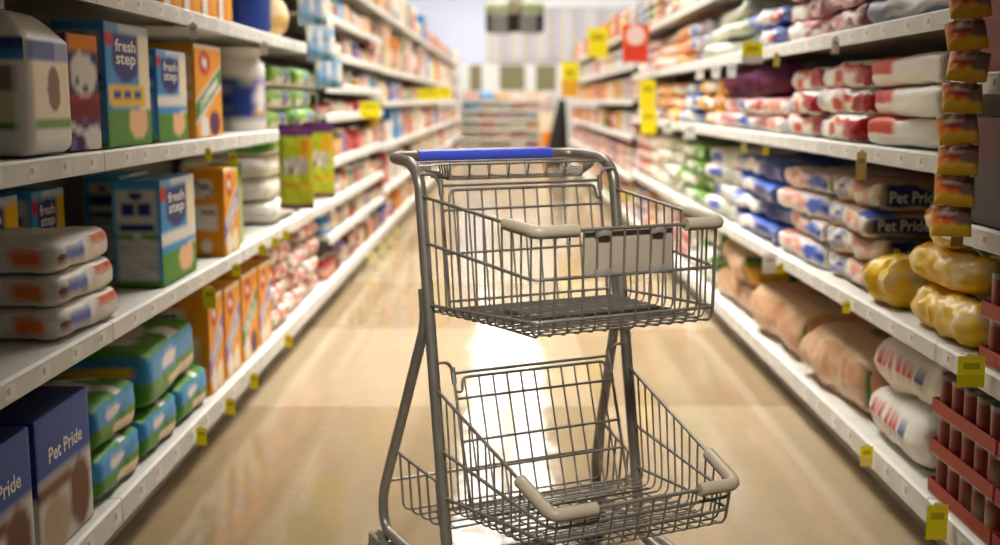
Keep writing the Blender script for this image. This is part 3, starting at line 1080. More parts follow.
for c in range(3):
    for i in range(4):
        ya = 4.82 + .42 * c
        if c == 1 and i == 3: continue
        on_left(m if (c, i) == (0, 0) else dup(m), ya, ya + .38, -.985 - .01 * ((i + c) % 3), .26, Z1 + .0925 * i, 'small red and white bag, %s of the %s stack past the orange cartons' % (('bottom', 'second', 'third', 'topmost')[i], col_w[c]),
                'bag', 'small red and white bags on the bottom shelf', jig=.08 * math.sin(c * 3 + i * 2))

# ================================================================== RIGHT SIDE, NEAR
R2, R3, R4, R5, R1 = .5585, 1.0135, 1.3595, 1.6935, .1635
def stack_right(ya, yb, z, n, t, art, what, where, depth=.4, seed=1, xf=1.065, texts=(), grid=(14, 10, 6), group=None, wr=.018, pinch=0, round_=.44, skew=.075):
    m = bag(yb - ya, depth, t, art, grid, seed, texts, wr, round_=round_, pinch=pinch)
    m2 = bag(yb - ya, depth, t, art, grid, seed + 40, texts, wr * 1.4, round_=round_) if n > 2 else m
    lay = {1: ('',), 2: ('lower', 'upper'), 3: ('lowest', 'middle', 'topmost'), 4: ('lowest', 'second lowest', 'second highest', 'topmost')}[n]
    for i in range(n):
        o = m if i == 0 else (m2 if i == 1 and n > 2 else dup((m, m2)[i % 2]))
        lab = what + ' ' + where if n == 1 else '%s, %s one %s' % (what, lay[i], where)
        on_right(o, ya, yb, xf + .03 * hsh(i, seed, 3), depth, z + i * (t + .0008), lab, 'bag', group or ('stack of ' + what + 's ' + where), jig=skew * math.sin(seed * 3.1 + i * 2.1))

def art_patch(base, c1, c2, seed, side=None, top=None):
    def f(face, u, v):
        k = hsh(int(u * 9), int(v * 5), seed)
        if face == 'F':
            cu = .22 + .3 * hsh(seed)
            if ell(u, v, cu, .5, .22, .46): return W if k > .8 else (mix(c1, BLACK, .35) if k < .12 else c1)
            if ell(u, v, cu + .42, .5, .2, .42): return W if k > .78 else c2
            return base if k < .6 else (mix(base, W, .5) if k < .85 else mix(base, c1, .6))
        if face == 'R' and side: return side if .12 < v < .88 and u > .06 else base
        if face == 'T':
            c = top or c2
            return c if hsh(int(u * 4), int(v * 4), seed + 1) > .4 else (base if k < .7 else c1)
        if face in 'LR': return mix(base, c1, .45) if k > .6 else base
        return base
    return f
PEACH = lin('dd8f78')
# --- second shelf up
stack_right(3.42, 3.92, R2, 4, .084, art_patch(TAN, BLUE, PEACH, 2, NAVY, mix(TAN, DRED, .45)), 'tan bag with blue and pink front and navy side',
            'behind yellow bags', .4, 2, 1.07, [('R', 'Pet Pride', .3, .5, .38, .42, mix(W, SKY, .3))], (18, 12, 8))
stack_right(3.96, 4.58, R2, 4, .083, art_patch(W, PEACH, BLUE, 3, TAN, mix(W, DRED, .5)), 'white bag with a coral patch', 'left of the navy-sided bags', .4, 3, 1.07)
stack_right(4.62, 5.48, R2, 4, .083, art_patch(mix(BLUE, W, .2), W, NAVY, 4, NAVY, BLUE), 'blue and white bag', 'on the second right shelf', .39, 4, 1.07)
stack_right(5.56, 6.28, R2, 4, .084, art_patch(W, BLUE, SAGE, 5, TAN, W), 'white bag with a small blue patch', 'beside the green bags', .39, 5, 1.075, wr=.012)
stack_right(6.34, 7.28, R2, 4, .083, art_patch(mix(GREEN, LIME, .2), W, GREEN, 6, DGREEN, GREEN), 'leaf green and white bag', 'on the second right shelf', .39, 6, 1.075, wr=.012)
stack_right(7.34, 8.26, R2, 4, .083, art_patch(W, CREAM, SAGE, 7), 'plain white bag', 'between the green and the gold bags', .39, 7, 1.075, wr=.01)
# yellow bags lying in front at the near end
def art_yel(u, v):
    k = hsh(int(u * 11), int(v * 9), 4)
    if .3 < u < .7 and .45 < v < .85: return mix(ORG, RED, .4) if k > .72 else (CREAM if k > .5 else mix(GOLD, BROWN, .3) if k < .15 else YEL)
    return mix(YEL, CREAM, .5) if k > .75 else mix(YEL, GOLD, .3 * k)
for i, (ya, yb, x, z, r, w_) in enumerate(((3.17, 3.4, 1.145, R2, .085, 'farthest of them, beside the tan navy-sided bags'), (2.62, 3.07, 1.135, R2, .066, 'undermost at the near end of the shelf'),
                                           (2.7, 3.14, 1.15, R2 + .112, .06, 'middle one of the near heap'), (2.79, 3.13, 1.17, R2 + .218, .075, 'topmost and plumpest of the near heap'))):
    o = roll_bag(yb - ya, r, art_yel, 3 + i)
    put(o, (x, (ya + yb) / 2, z), PI / 2 + (.06, -.04, .05, -.3)[i], 'plump yellow bag on the second right shelf, ' + w_, 'bag', 'yellow bags on the second right shelf')
stack_right(2.8, 3.34, R2, 1, .2, art_patch(TAN, DGREEN, CREAM, 9, None, DGREEN), 'tan bag with dark green patches', 'behind the yellow bags', .18, 9, 1.28)

# --- third shelf
def art_redend(face, u, v):
    if face == 'F' and u > .74: return mix(RED, DRED, .55)
    if face == 'F': return W if hsh(int(u * 6), int(v * 3)) > .45 else (mix(RED, ORG, .2) if u > .3 else mix(W, BLUE, .3))
    if face == 'R': return mix(RED, DRED, .4)
    if face == 'T': return mix(W, RED, .75) if u < .5 else W
    return W
def art_whitered(face, u, v):
    if face == 'L' or (face == 'T' and u < .45): return mix(RED, ORG, .15)
    if face == 'F' and u < .35 and v > .4: return mix(RED, ORG, .15)
    return mix(W, WARM, .5 * hsh(int(u * 5), int(v * 4)))
stack_right(2.86, 3.46, R3, 3, .083, art_whitered, 'white bag with a red far end', 'beside the hanging clip strip', .38, 31, 1.07, grid=(16, 10, 6), wr=.007, round_=.3)
stack_right(3.5, 4.0, R3, 3, .083, art_redend, 'red and white bag with dark red side', 'on the third right shelf', .38, 32, 1.065, grid=(16, 10, 6))
stack_right(4.04, 4.5, R3, 3, .08, art_redend, 'white and red patched bag', 'left of the dark red sided bags', .38, 33, 1.065)
stack_right(4.54, 5.12, R3, 2, .07, art_patch(W, RED, PEACH, 34, None, PINK), 'low white bag with red patches', 'below the near half of the purple bag', .36, 34, 1.065)
stack_right(5.18, 5.86, R3, 2, .07, art_patch(W, PINK, BLUE, 35, None, PINK), 'low white bag with pink patches', 'below the far half of the purple bag', .36, 35, 1.065)
def art_purple_roll(u, v):
    if u > .93: return mix(W, PINK, .35)
    return mix(mix(PUR, DRED, .4), BLACK, .25) if hsh(int(u * 8), int(v * 5)) > .2 else PUR
o = roll_bag(1.3, .092, art_purple_roll, 5, m='dull_film')
put(o, (1.155, 5.24, R3 + .1425), PI / 2, 'long dark purple bag with a pale round end on the third right shelf', 'bag')
stack_right(5.92, 6.5, R3, 3, .079, art_patch(GOLD, W, ORG, 36, None, GOLD), 'gold bag with a white round patch', 'at the end of the purple bag', .36, 36, 1.07)
stack_right(6.55, 7.15, R3, 3, .078, art_patch(mix(SKY, W, .4), W, BLUE, 37), 'light blue bag', 'left of the gold and white bags', .38, 37, 1.07)
stack_right(7.2, 8.28, R3, 3, .079, art_patch(GOLD, ORG, W, 38, None, ORG), 'golden orange bag', 'by the yellow hanging signs', .38, 38, 1.07)

# --- fourth shelf
stack_right(2.84, 3.5, R4, 2, .07, art_patch(mix(NAVY, GREY, .4), GREY, W, 41, None, mix(NAVY, GREY, .5)), 'slate blue bag', 'at the near end of the fourth right shelf', .38, 41, 1.07)
stack_right(3.56, 4.04, R4, 3, .075, art_patch(mix(DRED, PUR, .5), PINK, DRED, 42, None, DRED), 'dark maroon bag', 'on the fourth right shelf', .38, 42, 1.07)
stack_right(4.08, 4.58, R4, 3, .075, art_patch(mix(PINK, PUR, .3), W, DRED, 43, None, PINK), 'dusty pink bag', 'left of the maroon bags', .38, 43, 1.07)
stack_right(4.62, 5.18, R4, 2, .08, art_patch(BLUE, W, RED, 44, None, NAVY), 'deep blue bag with red patch', 'above the big yellow tag', .38, 44, 1.07)
stack_right(5.24, 6.26, R4, 3, .076, art_patch(SAGE, W, SAGE, 45, None, SAGE), 'sage green and white bag', 'on the fourth right shelf', .38, 45, 1.06, wr=.014)
stack_right(6.32, 6.9, R4, 3, .072, art_patch(W, BLUE, LILAC, 46, None, NAVY), 'white bag with a deep blue patch', 'left of the sage bags', .38, 46, 1.07)
stack_right(6.98, 8.28, R4, 3, .076, art_patch(ORG, W, AMB, 47, None, ORG), 'bright orange bag', 'on the fourth right shelf', .38, 47, 1.07, wr=.012)
# --- fifth shelf
for i, (ya, yb, c, c2, nm) in enumerate(((4.3, 4.9, GREY, W, 'grey'), (4.95, 5.5, BROWN, TAN, 'brown'), (5.6, 6.2, ORG, BROWN, 'brownish orange'), (6.26, 6.9, W, BLUE, 'white and blue'), (6.98, 7.6, GOLD, W, 'gold'), (7.66, 8.28, SALMON, W, 'salmon'))):
    stack_right(ya, yb, R5, 2, .1, art_patch(c, c2, W, 51 + i), nm + ' bag', 'on the fifth right shelf', .36, 51 + i, 1.07, (), (8, 6, 4))

# --- bottom shelf: large clear-fronted bags of brown bedding
def art_brown(seed):
    def f(face, u, v):
        n = hsh(int(u * 18), int(v * 8), seed)
        if face == 'F':
            if u < .05 or u > .95: return DGREEN
            return mix(mix(SALMON, lin('9c4f2a'), .6), mix(CREAM, SALMON, .6), n * .9)
        if face == 'T':
            if v < .06: return mix(YEL, DGREEN, .5)
            if ell(u, v, .5, .55, .14, .1): return mix(BROWN, BLACK, .25)
            return mix(TAN, SALMON, .35 + .45 * n)
        if face == 'R' and seed == 4: return GOLD if v < .6 and u < .55 else DGREEN
        return mix(SALMON, DGREEN, .35) if face in 'LR' and hsh(int(u * 3), seed) > .6 else SALMON
    return f
for i, (ya, yb, z, t, d, w_) in enumerate(((3.42, 4.13, R1, .2, .4, 'beside the white bags, nearest of them'), (4.2, 5.0, R1, .2, .4, 'second from the white bags'),
                                           (5.05, 5.9, R1, .13, .4, 'lying flat under the crumpled one'), (5.1, 5.88, R1 + .1315, .17, .38, 'crumpled one by the basket corner'))):
    o = bag(yb - ya, d, t, art_brown(i + 1), (22, 16, 8), 61 + i, wr=.028 if i < 3 else .036, round_=.47, m='clear_film')
    on_right(o, ya, yb, 1.068 + .02 * (i == 2), d, z, 'clear bag of brown bedding on the bottom shelf, ' + w_, 'bag', 'bags of brown bedding', jig=(.04, .05, .02, -.05)[i])
def art_kib(face, u, v):
    return mix(W, WARM, .35 * hsh(int(u * 4), int(v * 4)))
def art_kib2(face, u, v):
    if face in 'FT':
        q = v * .5 if face == 'F' else .5 + v * .5
        if face == 'F' and .42 < v < .86:
            for a, e in ((.13, .195), (.21, .27), (.285, .35), (.4, .46), (.475, .53), (.545, .61)):
                if a < u < e: return RED if hsh(int(u * 60), int(v * 7), 2) > .12 else W
            if .64 < u < .76 and face == 'F' and .35 < v < .75: return mix(NAVY, BLUE, .3)
    return art_kib(face, u, v)
for i in range(2):
    o = bag(.6, .36, .15, art_kib2, (52, 12, 14), 71 + i, wr=.01, round_=.48)
    on_right(o, 2.9 - .02 * i, 3.38, 1.075 + .02 * i, .36, R1 + .152 * i, 'white bag with red marks and a blue square, %s of two beside the can trays' % ('lower', 'upper')[i], 'bag', 'two white bags on the bottom right shelf', jig=(0, .1)[i])
    o.scale = (.78, 1, 1)

# --- trays of cans
def can_mesh():
    c = empty('can')
    def art(u, v):
        if .1 < v < .9: return DRED if hsh(int(u * 6), 3) > .3 else (TAN if .3 < v < .6 else mix(DRED, BLACK, .4))
        return GREY
    b = MB(); b.sharp = 35
    b.lathe([(.034, 0), (.036, .003), (.036, .012), (.0355, .014), (.0355, .05), (.0355, .086), (.036, .088), (.036, .097), (.034, .1), (.033, .098)], 20, art=art)
    b.build('body', 'plastic', c)
    b = MB(); b.lathe([(.032, .0982), (.0325, .1002), (.03, .0998)], 18, mix(GREY, W, .2)); b.build('lid', 'chrome', c)
    return c
def tray_mesh(n, rows):
    w, d = n * .074 + .008, rows * .074 + .008
    b = MB()
    col = mix(RED, BROWN, .5)
    b.box(-w / 2, w / 2, -d / 2, d / 2, 0, .002, TAN)
    for q in (-1, 1):
        y = q * (d / 2 - .001)
        b.box(-w / 2, w / 2, y - .001, y + .001, .002, .036, col)
        x = q * (w / 2 - .001)
        b.box(x - .001, x + .001, -d / 2 + .002, d / 2 - .002, .002, .036, col)
    o = b.build('can_tray', 'carton')
    o['label'] = 'tray'; o['category'] = 'can tray'
    return o, w, d
can0, tray0 = None, None
lay3 = ('bottom', 'middle', 'top')
def trays(y_near, z0, nl, where, grp, jz=.1035):
    global can0, tray0
    for c in range(2):
        for l in range(nl):
            if tray0 is None:
                tray0 = tray_mesh(5, 3)
                t = tray0[0]
            else:
                t = dup(tray0[0])
            w, d = tray0[1], tray0[2]
            yc = y_near + (w + .012) * c + w / 2
            xc = 1.068 + d / 2
            z = z0 + l * jz
            put(t, (xc, yc, z), RR, 'red cardboard can tray, %s of the %s pile %s' % (lay3[l], ('nearer', 'farther')[c], where), 'can tray', grp)
            for r in range(3 if l == nl - 1 else 1):
                for k in range(5):
                    cx, cy = xc - d / 2 + .041 + .074 * r, yc - w / 2 + .041 + .074 * k
                    if can0 is None:
                        can0 = can_mesh(); o = can0
                    else:
                        o = dup(can0)
                    put(o, (cx, cy, z + .0025), .7 * k + l, 'dark red food can in the %s tray, %s pile %s' % (lay3[l], ('nearer', 'farther')[c], where), 'can',
                        'cans in the %s tray of the %s pile %s' % (lay3[l], ('nearer', 'farther')[c], where))
trays(2.04, R1, 3, 'on the bottom shelf', 'can trays on the bottom right shelf')
trays(1.78, R2, 2, 'on the second shelf', 'can trays on the second right shelf')

# --- hanging strip of small snack packets
def art_snack(face, u, v):
    if v < .24: return mix(GOLD, YEL, .2)
    if v > .8: return mix(BROWN, BLACK, .5)
    if ell(u, v, .4, .56, .24, .2): return mix(W, GREY, .5) if v > .55 else mix(RED, BROWN, .4)
    return mix(ORG, RED, .3) if u < .55 else mix(BROWN, GREY, .3)
NS = 12
s = MB()
s.box(-.016, .016, -.0012, .0012, 0, .9, mix(GOLD, BLACK, .3))
for k in range(NS):
    s.tube([(0, -.001, .08 + .066 * k), (0, -.02, .084 + .066 * k)], .003, 6, mix(GOLD, BLACK, .3))
o = put(s.build('hanging_clip_strip', 'plastic'), (1.0, 2.54, .82), .3, 'long gold clip strip hanging at the near end of the right shelves', 'clip strip')
o.rotation_euler = (0, math.atan(.035), .3)
m = pouch(.082, .08, .032, art_snack, (16, 16), 6, 'hanging_snack_packet')
pos = ['lowest'] + [w + ' from the bottom' for w in ORD[1:6]] + [w + ' from the top' for w in ORD[5:0:-1]] + ['topmost']
for k in range(NS):
    o = m if k == 0 else dup(m)
    put(o, (.957 + .035 * .066 * k, 2.462, .852 + .066 * k), 0, 'small orange and gold snack packet on the clip strip, ' + pos[k], 'snack packet', 'snack packets on the clip strip')
    o.rotation_euler = (-.7, .1 * math.sin(k * 1.7), -.3 + .12 * math.sin(k * 2.2))
# dim goods at the right edge, nearest rack
for i, (z, c, nm) in enumerate(((.8635, BLACK, 'black'), (1.2035, DRED, 'dark red'), (1.5535, BROWN, 'dark brown'))):
    for j in range(3):
        ya = 1.86 + .3 * j
        cc = mix(c, (W, GOLD, GREY)[j], .18)
        o = carton(.26, .2, .2 + .02 * j, lambda f, u, v: cc if v < .6 or f != 'F' else mix(cc, DRED, .5), (8, 3, 8))
        on_right(o, ya, ya + .26, 1.07, .2, z, '%s carton on the nearest right rack, %s from the near end' % (nm, ('first', 'second', 'third')[j]), 'carton')

# ================================================================== GOODS FARTHER DOWN THE AISLE
SHW = ['bottom shelf', 'second shelf up', 'third shelf up', 'fourth shelf up', 'fifth shelf up', 'sixth shelf up', 'seventh shelf up', 'eighth shelf up', 'top shelf']
PAL = {'white': W, 'cream': CREAM, 'red': RED, 'pink': PINK, 'orange': ORG, 'amber': AMB, 'brown': BROWN, 'teal': TEAL, 'green': GREEN, 'blue': BLUE, 'lilac': LILAC, 'dark red': DRED,
       'gold': GOLD, 'sage': SAGE, 'sky blue': SKY, 'salmon': SALMON, 'beige': TAN, 'purple': PUR}
_gen = {}
def generic(kind, cname, w, h, d):
    key = (kind, cname, round(w, 2), round(h, 2))
    if key in _gen:
        return dup(_gen[key])
    c = PAL[cname]
    sd = len(_gen) + 1
    c2 = [W, CREAM, mix(c, BLACK, .4), GOLD, PINK][sd % 5]
    if kind == 'carton':
        def art(face, u, v):
            if face == 'F':
                k = hsh(int(u * 5), int(v * 7), sd)
                if k > .8: return mix(c2, BLACK, .25)
                if k < .12: return mix(PINK, RED, .4)
                if ell(u, v, .5, .62, .34, .2): return c2
                if v < .22: return mix(c, W, .55)
            return c
        o = carton(w, d, h, art, (5, 2, 7), r=.003)
    elif kind == 'jar':
        o = empty('jar')
        def art(u, v): return (c2 if hsh(int(u * 7), sd) > .3 else mix(c, BLACK, .4)) if .2 < v < .45 else (mix(c, W, .2) if v < .7 else c)
        r = min(w, d) / 2
        b = MB(); b.lathe([(r * .9, 0), (r, h * .03), (r, h * .2), (r, h * .45), (r, h * .7), (r * .8, h * .8), (r * .78, h * .83)], 14, art=art); b.build('body', 'plastic', o)
        b = MB(); b.lathe([(r * .84, h * .83), (r * .86, h * .85), (r * .86, h * .98), (r * .8, h)], 14, mix(c, BLACK, .3) if sd % 2 else W); b.build('lid', 'plastic', o)
    elif kind == 'can':
        r = min(w, d) / 2
        def art(u, v): return GREY if v < .06 or v > .94 else (c if v < .4 or v > .7 else c2)
        b = MB(); b.lathe([(r * .95, 0), (r, h * .03), (r, h * .08), (r, h * .4), (r, h * .7), (r, h * .93), (r, h * .97), (r * .94, h), (r * .9, h * .985)], 14, art=art)
        o = b.build('can', 'plastic')
    elif kind == 'bottle':
        o = empty('bottle')
        r = min(w, d) / 2
        def art(u, v): return c2 if .25 < v < .6 else c
        b = MB(); b.lathe([(r * .9, 0), (r, h * .03), (r, h * .25), (r, h * .5), (r, h * .62), (r * .7, h * .74), (r * .35, h * .82), (r * .33, h * .9)], 14, art=art); b.build('body', 'plastic', o)
        b = MB(); b.lathe([(r * .4, h * .9), (r * .4, h * .99), (r * .36, h)], 12, W); b.build('cap', 'plastic', o)
    else:
        def art(face, u, v):
            if v > .86: return mix(c, BLACK, .2)
            if hsh(int(u * 5), int(v * 6), sd) > .8: return mix(W, c2, .4)
            return c2 if ell(u, v, .5, .5, .32, .24) else c
        o = pouch(w, h, d * .8, art, (8, 10), sd)
    _gen[key] = o
    return o
KW = {'carton': 'carton', 'jar': 'lidded jar', 'can': 'can', 'bottle': 'bottle', 'pouch': 'pouch'}
rnd = random.Random(11)
def fill_left(k):
    lv = left_levels(k)
    near = k < 5
    y_a, y_b = LB[k] + .04, LB[k + 1] - .04
    for i, z in enumerate(lv):
        if i + 1 == len(lv) and 9 <= k < 15: continue
        gap = (lv[i + 1] - z - .05) if i + 1 < len(lv) else .34
        cnames = ['white', 'cream', 'pink', 'red', 'orange', 'brown', 'teal', 'beige', 'gold', 'sage', 'lilac', 'blue', 'dark red', 'amber', 'salmon', 'sky blue']
        wts = [8, 5, 3, 2, 1.5, 2, 1, 4, 1.5, 3, 1.5, 1.5, 1.5, 1, 1.5, 1.5]
        used = set()
        step = .11 if near else (.22 if k < 8 else .31)
        y = y_a
        while y < y_b - step:
            cn = rnd.choices(cnames, wts)[0]
            kind = rnd.choice(['carton', 'jar', 'can', 'pouch', 'bottle'] if near else ['carton', 'carton', 'pouch', 'jar'])
            if i + 1 == len(lv): kind = rnd.choice(['carton', 'carton', 'pouch'])
            if (cn, kind) in used: continue
            used.add((cn, kind))
            hh = round(gap * rnd.choice((.5, .62, .75) if near else (.6, .75, .88)), 2)
            if kind == 'can': hh = min(hh, .13)
            w = step - .012
            if kind == 'bottle': w = min(w, .09)
            run = min(rnd.choice((1, 2, 2, 3)) if near else rnd.choice((1, 2)), int((y_b - y) / step))
            for q in range(run):
                d = min(w, .16)
                o = generic(kind, cn, w, hh, d)
                lab = '%s %s on the %s of the %s left rack' % (cn, KW[kind], SHW[i] if i + 1 < len(lv) else 'top shelf', ORD[k])
                put(o, (XL - .022 - d / 2, y + step / 2, z + .0035), RL, lab, KW[kind].split()[-1], 'run of %ss, %s, %s left rack' % (cn + ' ' + KW[kind], SHW[i], ORD[k]))
                y += step
for k in range(3, NL):
    fill_left(k)

_bags = {}
def fill_right(k):
    lv = right_levels(k)
    y_a, y_b = Y0 + BAY * k + .04, Y0 + BAY * (k + 1) - .04
    ncol = 3 if k < 7 else 2
    for i, z in enumerate(lv):
        if k > 6 and i % 3 != 1:
            used, y = set(), y_a
            while y < y_b - .26:
                cn, kind = rnd.choice(['red', 'white', 'gold', 'orange', 'pink', 'salmon', 'green', 'cream', 'dark red']), rnd.choice(['carton', 'pouch'])
                if (cn, kind) in used: continue
                used.add((cn, kind))
                hh = round(((lv[i + 1] - z - .05) if i + 1 < len(lv) else .3) * .76, 2)
                put(generic(kind, cn, .25, hh, .16), (XR + .022 + .08, y + .13, z + .0035), RR, '%s %s on the %s of the %s right rack' % (cn, kind, SHW[i] if i < 5 else 'top shelf', ORD[k]), kind,
                    '%s %ss, %s, %s right rack' % (cn, kind, SHW[i], ORD[k]))
                y += .262
            continue
        gap = (lv[i + 1] - z - .05) if i + 1 < len(lv) else .26
        nl = 3 if gap > .24 and k < 7 else 2
        t = round(gap / nl * .78, 3)
        cn = rnd.sample([['red', 'white', 'gold', 'beige', 'salmon', 'brown', 'pink'], ['gold', 'orange', 'red', 'white', 'cream', 'pink'], ['gold', 'sky blue', 'white', 'red', 'dark red', 'orange', 'sage'],
                         ['white', 'orange', 'beige', 'sage', 'pink', 'lilac'], ['white', 'green', 'salmon', 'red', 'sky blue', 'beige'], ['white', 'pink', 'green', 'gold', 'beige']][i], ncol)
        w = (y_b - y_a) / ncol
        for c in range(ncol):
            key = (cn[c], ncol, t)
            for l in range(nl):
                if key not in _bags:
                    c1 = PAL[cn[c]]
                    sd = len(_bags) + 100
                    _bags[key] = o = bag(w - .02, .34, t, art_patch(c1, W if cn[c] != 'white' else RED, (GOLD, RED, BLUE, W)[sd % 4], sd), (8, 5, 4), sd, wr=.01)
                else:
                    o = dup(_bags[key])
                ya = y_a + w * c
                on_right(o, ya, ya + w - .02, 1.075 + .015 * hsh(l, c, k), .34, z + .0035 + l * (t + .0008),
                         '%s bag, %s in its stack, %s of the %s right rack' % (cn[c], ('bottom', 'topmost' if nl == 2 else 'middle', 'topmost')[l], SHW[i] if i < 5 else 'top shelf', ORD[k]),
                         'bag', '%s bags on the %s of the %s right rack' % (cn[c], SHW[i], ORD[k]))
for k in range(5, NR):
    fill_right(k)
# small bags past the brown bedding on the bottom right shelf
for j, (ya, c1, c2, nm) in enumerate(((5.98, GREEN, W, 'green'), (6.62, W, RED, 'white and red'), (7.3, RED, W, 'bright red'), (7.86, W, PINK, 'white and pink'))):
    stack_right(ya, ya + (.5, .62, .5, .42)[j], R1, 3, .1, art_patch(c1, c2, W, 80 + j), nm + ' bag', 'on the bottom right shelf past the brown bedding', .36, 80 + j, 1.07, (), (10, 8, 5))

# high display of pink and red cartons on the far left top shelves
for k in range(9, 15):
    for j in range(3):
        ya = LB[k] + .06 + j * .44
        cn = ('pink', 'salmon', 'white')[(j + k) % 3]
        o = generic('carton', cn, .4, .32, .24)
        put(o, (XL - .2 - .1, ya + .2, 1.8435), RL, 'large %s carton at the back of the top shelf, %s left rack' % (cn, ORD[k]), 'carton', 'large cartons on the far left top shelves')

# ================================================================== FAR END
gx, gy = -.06, 25.6
e = empty('shelving_rack', (gx, gy, 0), 0, 'wide white shelving rack across the far end of the aisle, facing the camera', 'shelving rack')
b = MB(); b.box(-.95, .95, .48, .5, 0, 1.36); b.build('back_panel', 'rail', e)
for q in (-1, 1):
    b = MB(); b.box(q * .95 - .015, q * .95 + .015, .05, .5, 0, 1.38); b.build('side_panel', 'rail', e)
GZ = [.12, .33, .54, .75, .96, 1.17]
for z in GZ:
    b = MB(); b.box(-.93, .93, 0, .48, z - .03, z); s_ = b.build('shelf', 'rail', e)
    b = MB(); b.box(-.93, .93, -.008, 0, z - .06, z + .004); b.build('price_rail', 'rail', s_)
for i, z in enumerate(GZ):
    used = []
    x = -.9
    while x < .8:
        cn = rnd.choice(['white', 'cream', 'pink', 'sage', 'beige', 'sky blue', 'gold', 'salmon', 'lilac', 'brown', 'red'])
        kd = rnd.choice(['carton', 'jar', 'pouch'])
        if (cn, kd) in used: continue
        used.append((cn, kd))
        for q in range(2):
            if x > .8: break
            o = generic(kd, cn, .15, .14 if i < 5 else .17, .12)
            put(o, (gx + x + .085, gy + .09, z + .001), 0, '%s %s on the %s of the white far-end rack' % (cn, KW[kd], SHW[i] if i < 5 else 'top shelf'), KW[kd].split()[-1], '%s %ss on the %s of the far-end rack' % (cn, KW[kd], SHW[i]))
            x += .172

# hanging sign: dark board in two bulging lobes under a green and cream crest
hs = empty('hanging_sign', (.15, 22.0, 2.4), 0, 'dark two-lobed hanging sign with a pale green crest above the far aisle', 'hanging sign')
b = MB(); b.sharp = 50
for q in (-1, 1):
    n = 12
    vs, fs, cs = [], [], []
    for k in range(n + 1):
        a = PI * k / n
        x = q * (.26 - .26 * math.cos(a)) if q > 0 else -(.26 + .26 * math.cos(a))
        y = -.16 * math.sin(a)
        for z in (0, .16, .3):
            vs.append((x, y, z * 1.0 + .02 * math.cos(a * 2)))
    for k in range(n):
        for j in range(2):
            fs.append((k * 3 + j, (k + 1) * 3 + j, (k + 1) * 3 + j + 1, k * 3 + j + 1))
            cs.append(lin('77746e') if 3 <= k <= 7 else lin('2e2b27'))
    o_ = len(vs)
    vs += [(v[0], .02, v[2]) for v in vs[:o_]]
    m3 = (n + 1) * 3
    fs += [tuple(reversed([i + m3 for i in f])) for f in fs[:]]
    cs += [lin('37342f')] * len(cs)
    for k in range(n):
        for j in (0, 2):
            f = (k * 3 + j, (k + 1) * 3 + j, (k + 1) * 3 + j + m3, k * 3 + j + m3)
            fs.append(tuple(reversed(f)) if j == 0 else f); cs.append(lin('37342f'))
    b.add(vs, fs, cs)
b.build('board', 'plastic', hs)
b = MB(); b.sharp = 50
for cx, w, h, z, c in ((-.3, .46, .2, .3, lin('8d9a6c')), (.3, .46, .2, .3, lin('7d9560')), (0, .3, .3, .3, lin('8d8768'))):
    g = gridbox((w, .06, h), (10, 1, 6), .028, lambda f, u, v: c if hsh(int(u * 6), int(v * 4), cx) > .35 else mix(c, CREAM, .3), lambda p: Vector((p.x * (1 - .35 * max(0, p.z / .1) ** 2 * .5), p.y, p.z)))
    b.add([(p[0] + cx, p[1] - .06, p[2] + z) for p in g[0]], g[1], g[2])
b.build('crest', 'plastic', hs)
for q in (-1, 1):
    b = MB(); b.tube([(q * .4, -.05, .45), (q * .4, -.05, 1.55)], .006, 6, GREY); b.build('hanger', 'chrome', hs)

hs.scale = (1.05, 1, 1.12)

# black draped stand at the far right end of the aisle
b = MB(); b.sharp = 60
prof = [(.2, 0), (.18, .3), (.145, .62), (.105, .9), (.075, 1.1), (.05, 1.17)]
vs, fs = [], []
n = 28
for r, z in prof:
    for k in range(n):
        a = 2 * PI * k / n
        rr = r * (1 + .07 * math.sin(a * 7) * (1 - z / 1.3))
        vs.append((rr * math.cos(a) + .08 * z, rr * .7 * math.sin(a), z))
for i in range(len(prof) - 1):
    for k in range(n):
        fs.append((i * n + k, i * n + (k + 1) % n, (i + 1) * n + (k + 1) % n, (i + 1) * n + k))
fs.append(tuple(reversed(range(n)))); fs.append(tuple((len(prof) - 1) * n + k for k in range(n)))
b.add(vs, fs)
put(b.build('draped_stand', 'black'), (.88, 20.6, .0005), 0, 'tall black draped stand at the far right end of the aisle', 'draped stand')
ds = empty('display_stand', (.84, 24.4, 0), 0, 'cream floor display of orange topped packs at the far end, left of the black stand', 'display stand')
b = MB(); b.box(-.15, .15, -.2, .2, 0, .9, CREAM, r=.01); b.build('body', 'carton', ds)
b = MB(); b.box(-.14, .14, -.18, .18, .9, 1.3, mix(W, PINK, .3), r=.01); b.build('upper_tier', 'carton', ds)
b = MB(); b.box(-.12, .12, -.205, -.2, .15, .5, ORG); b.build('poster', 'carton', ds)

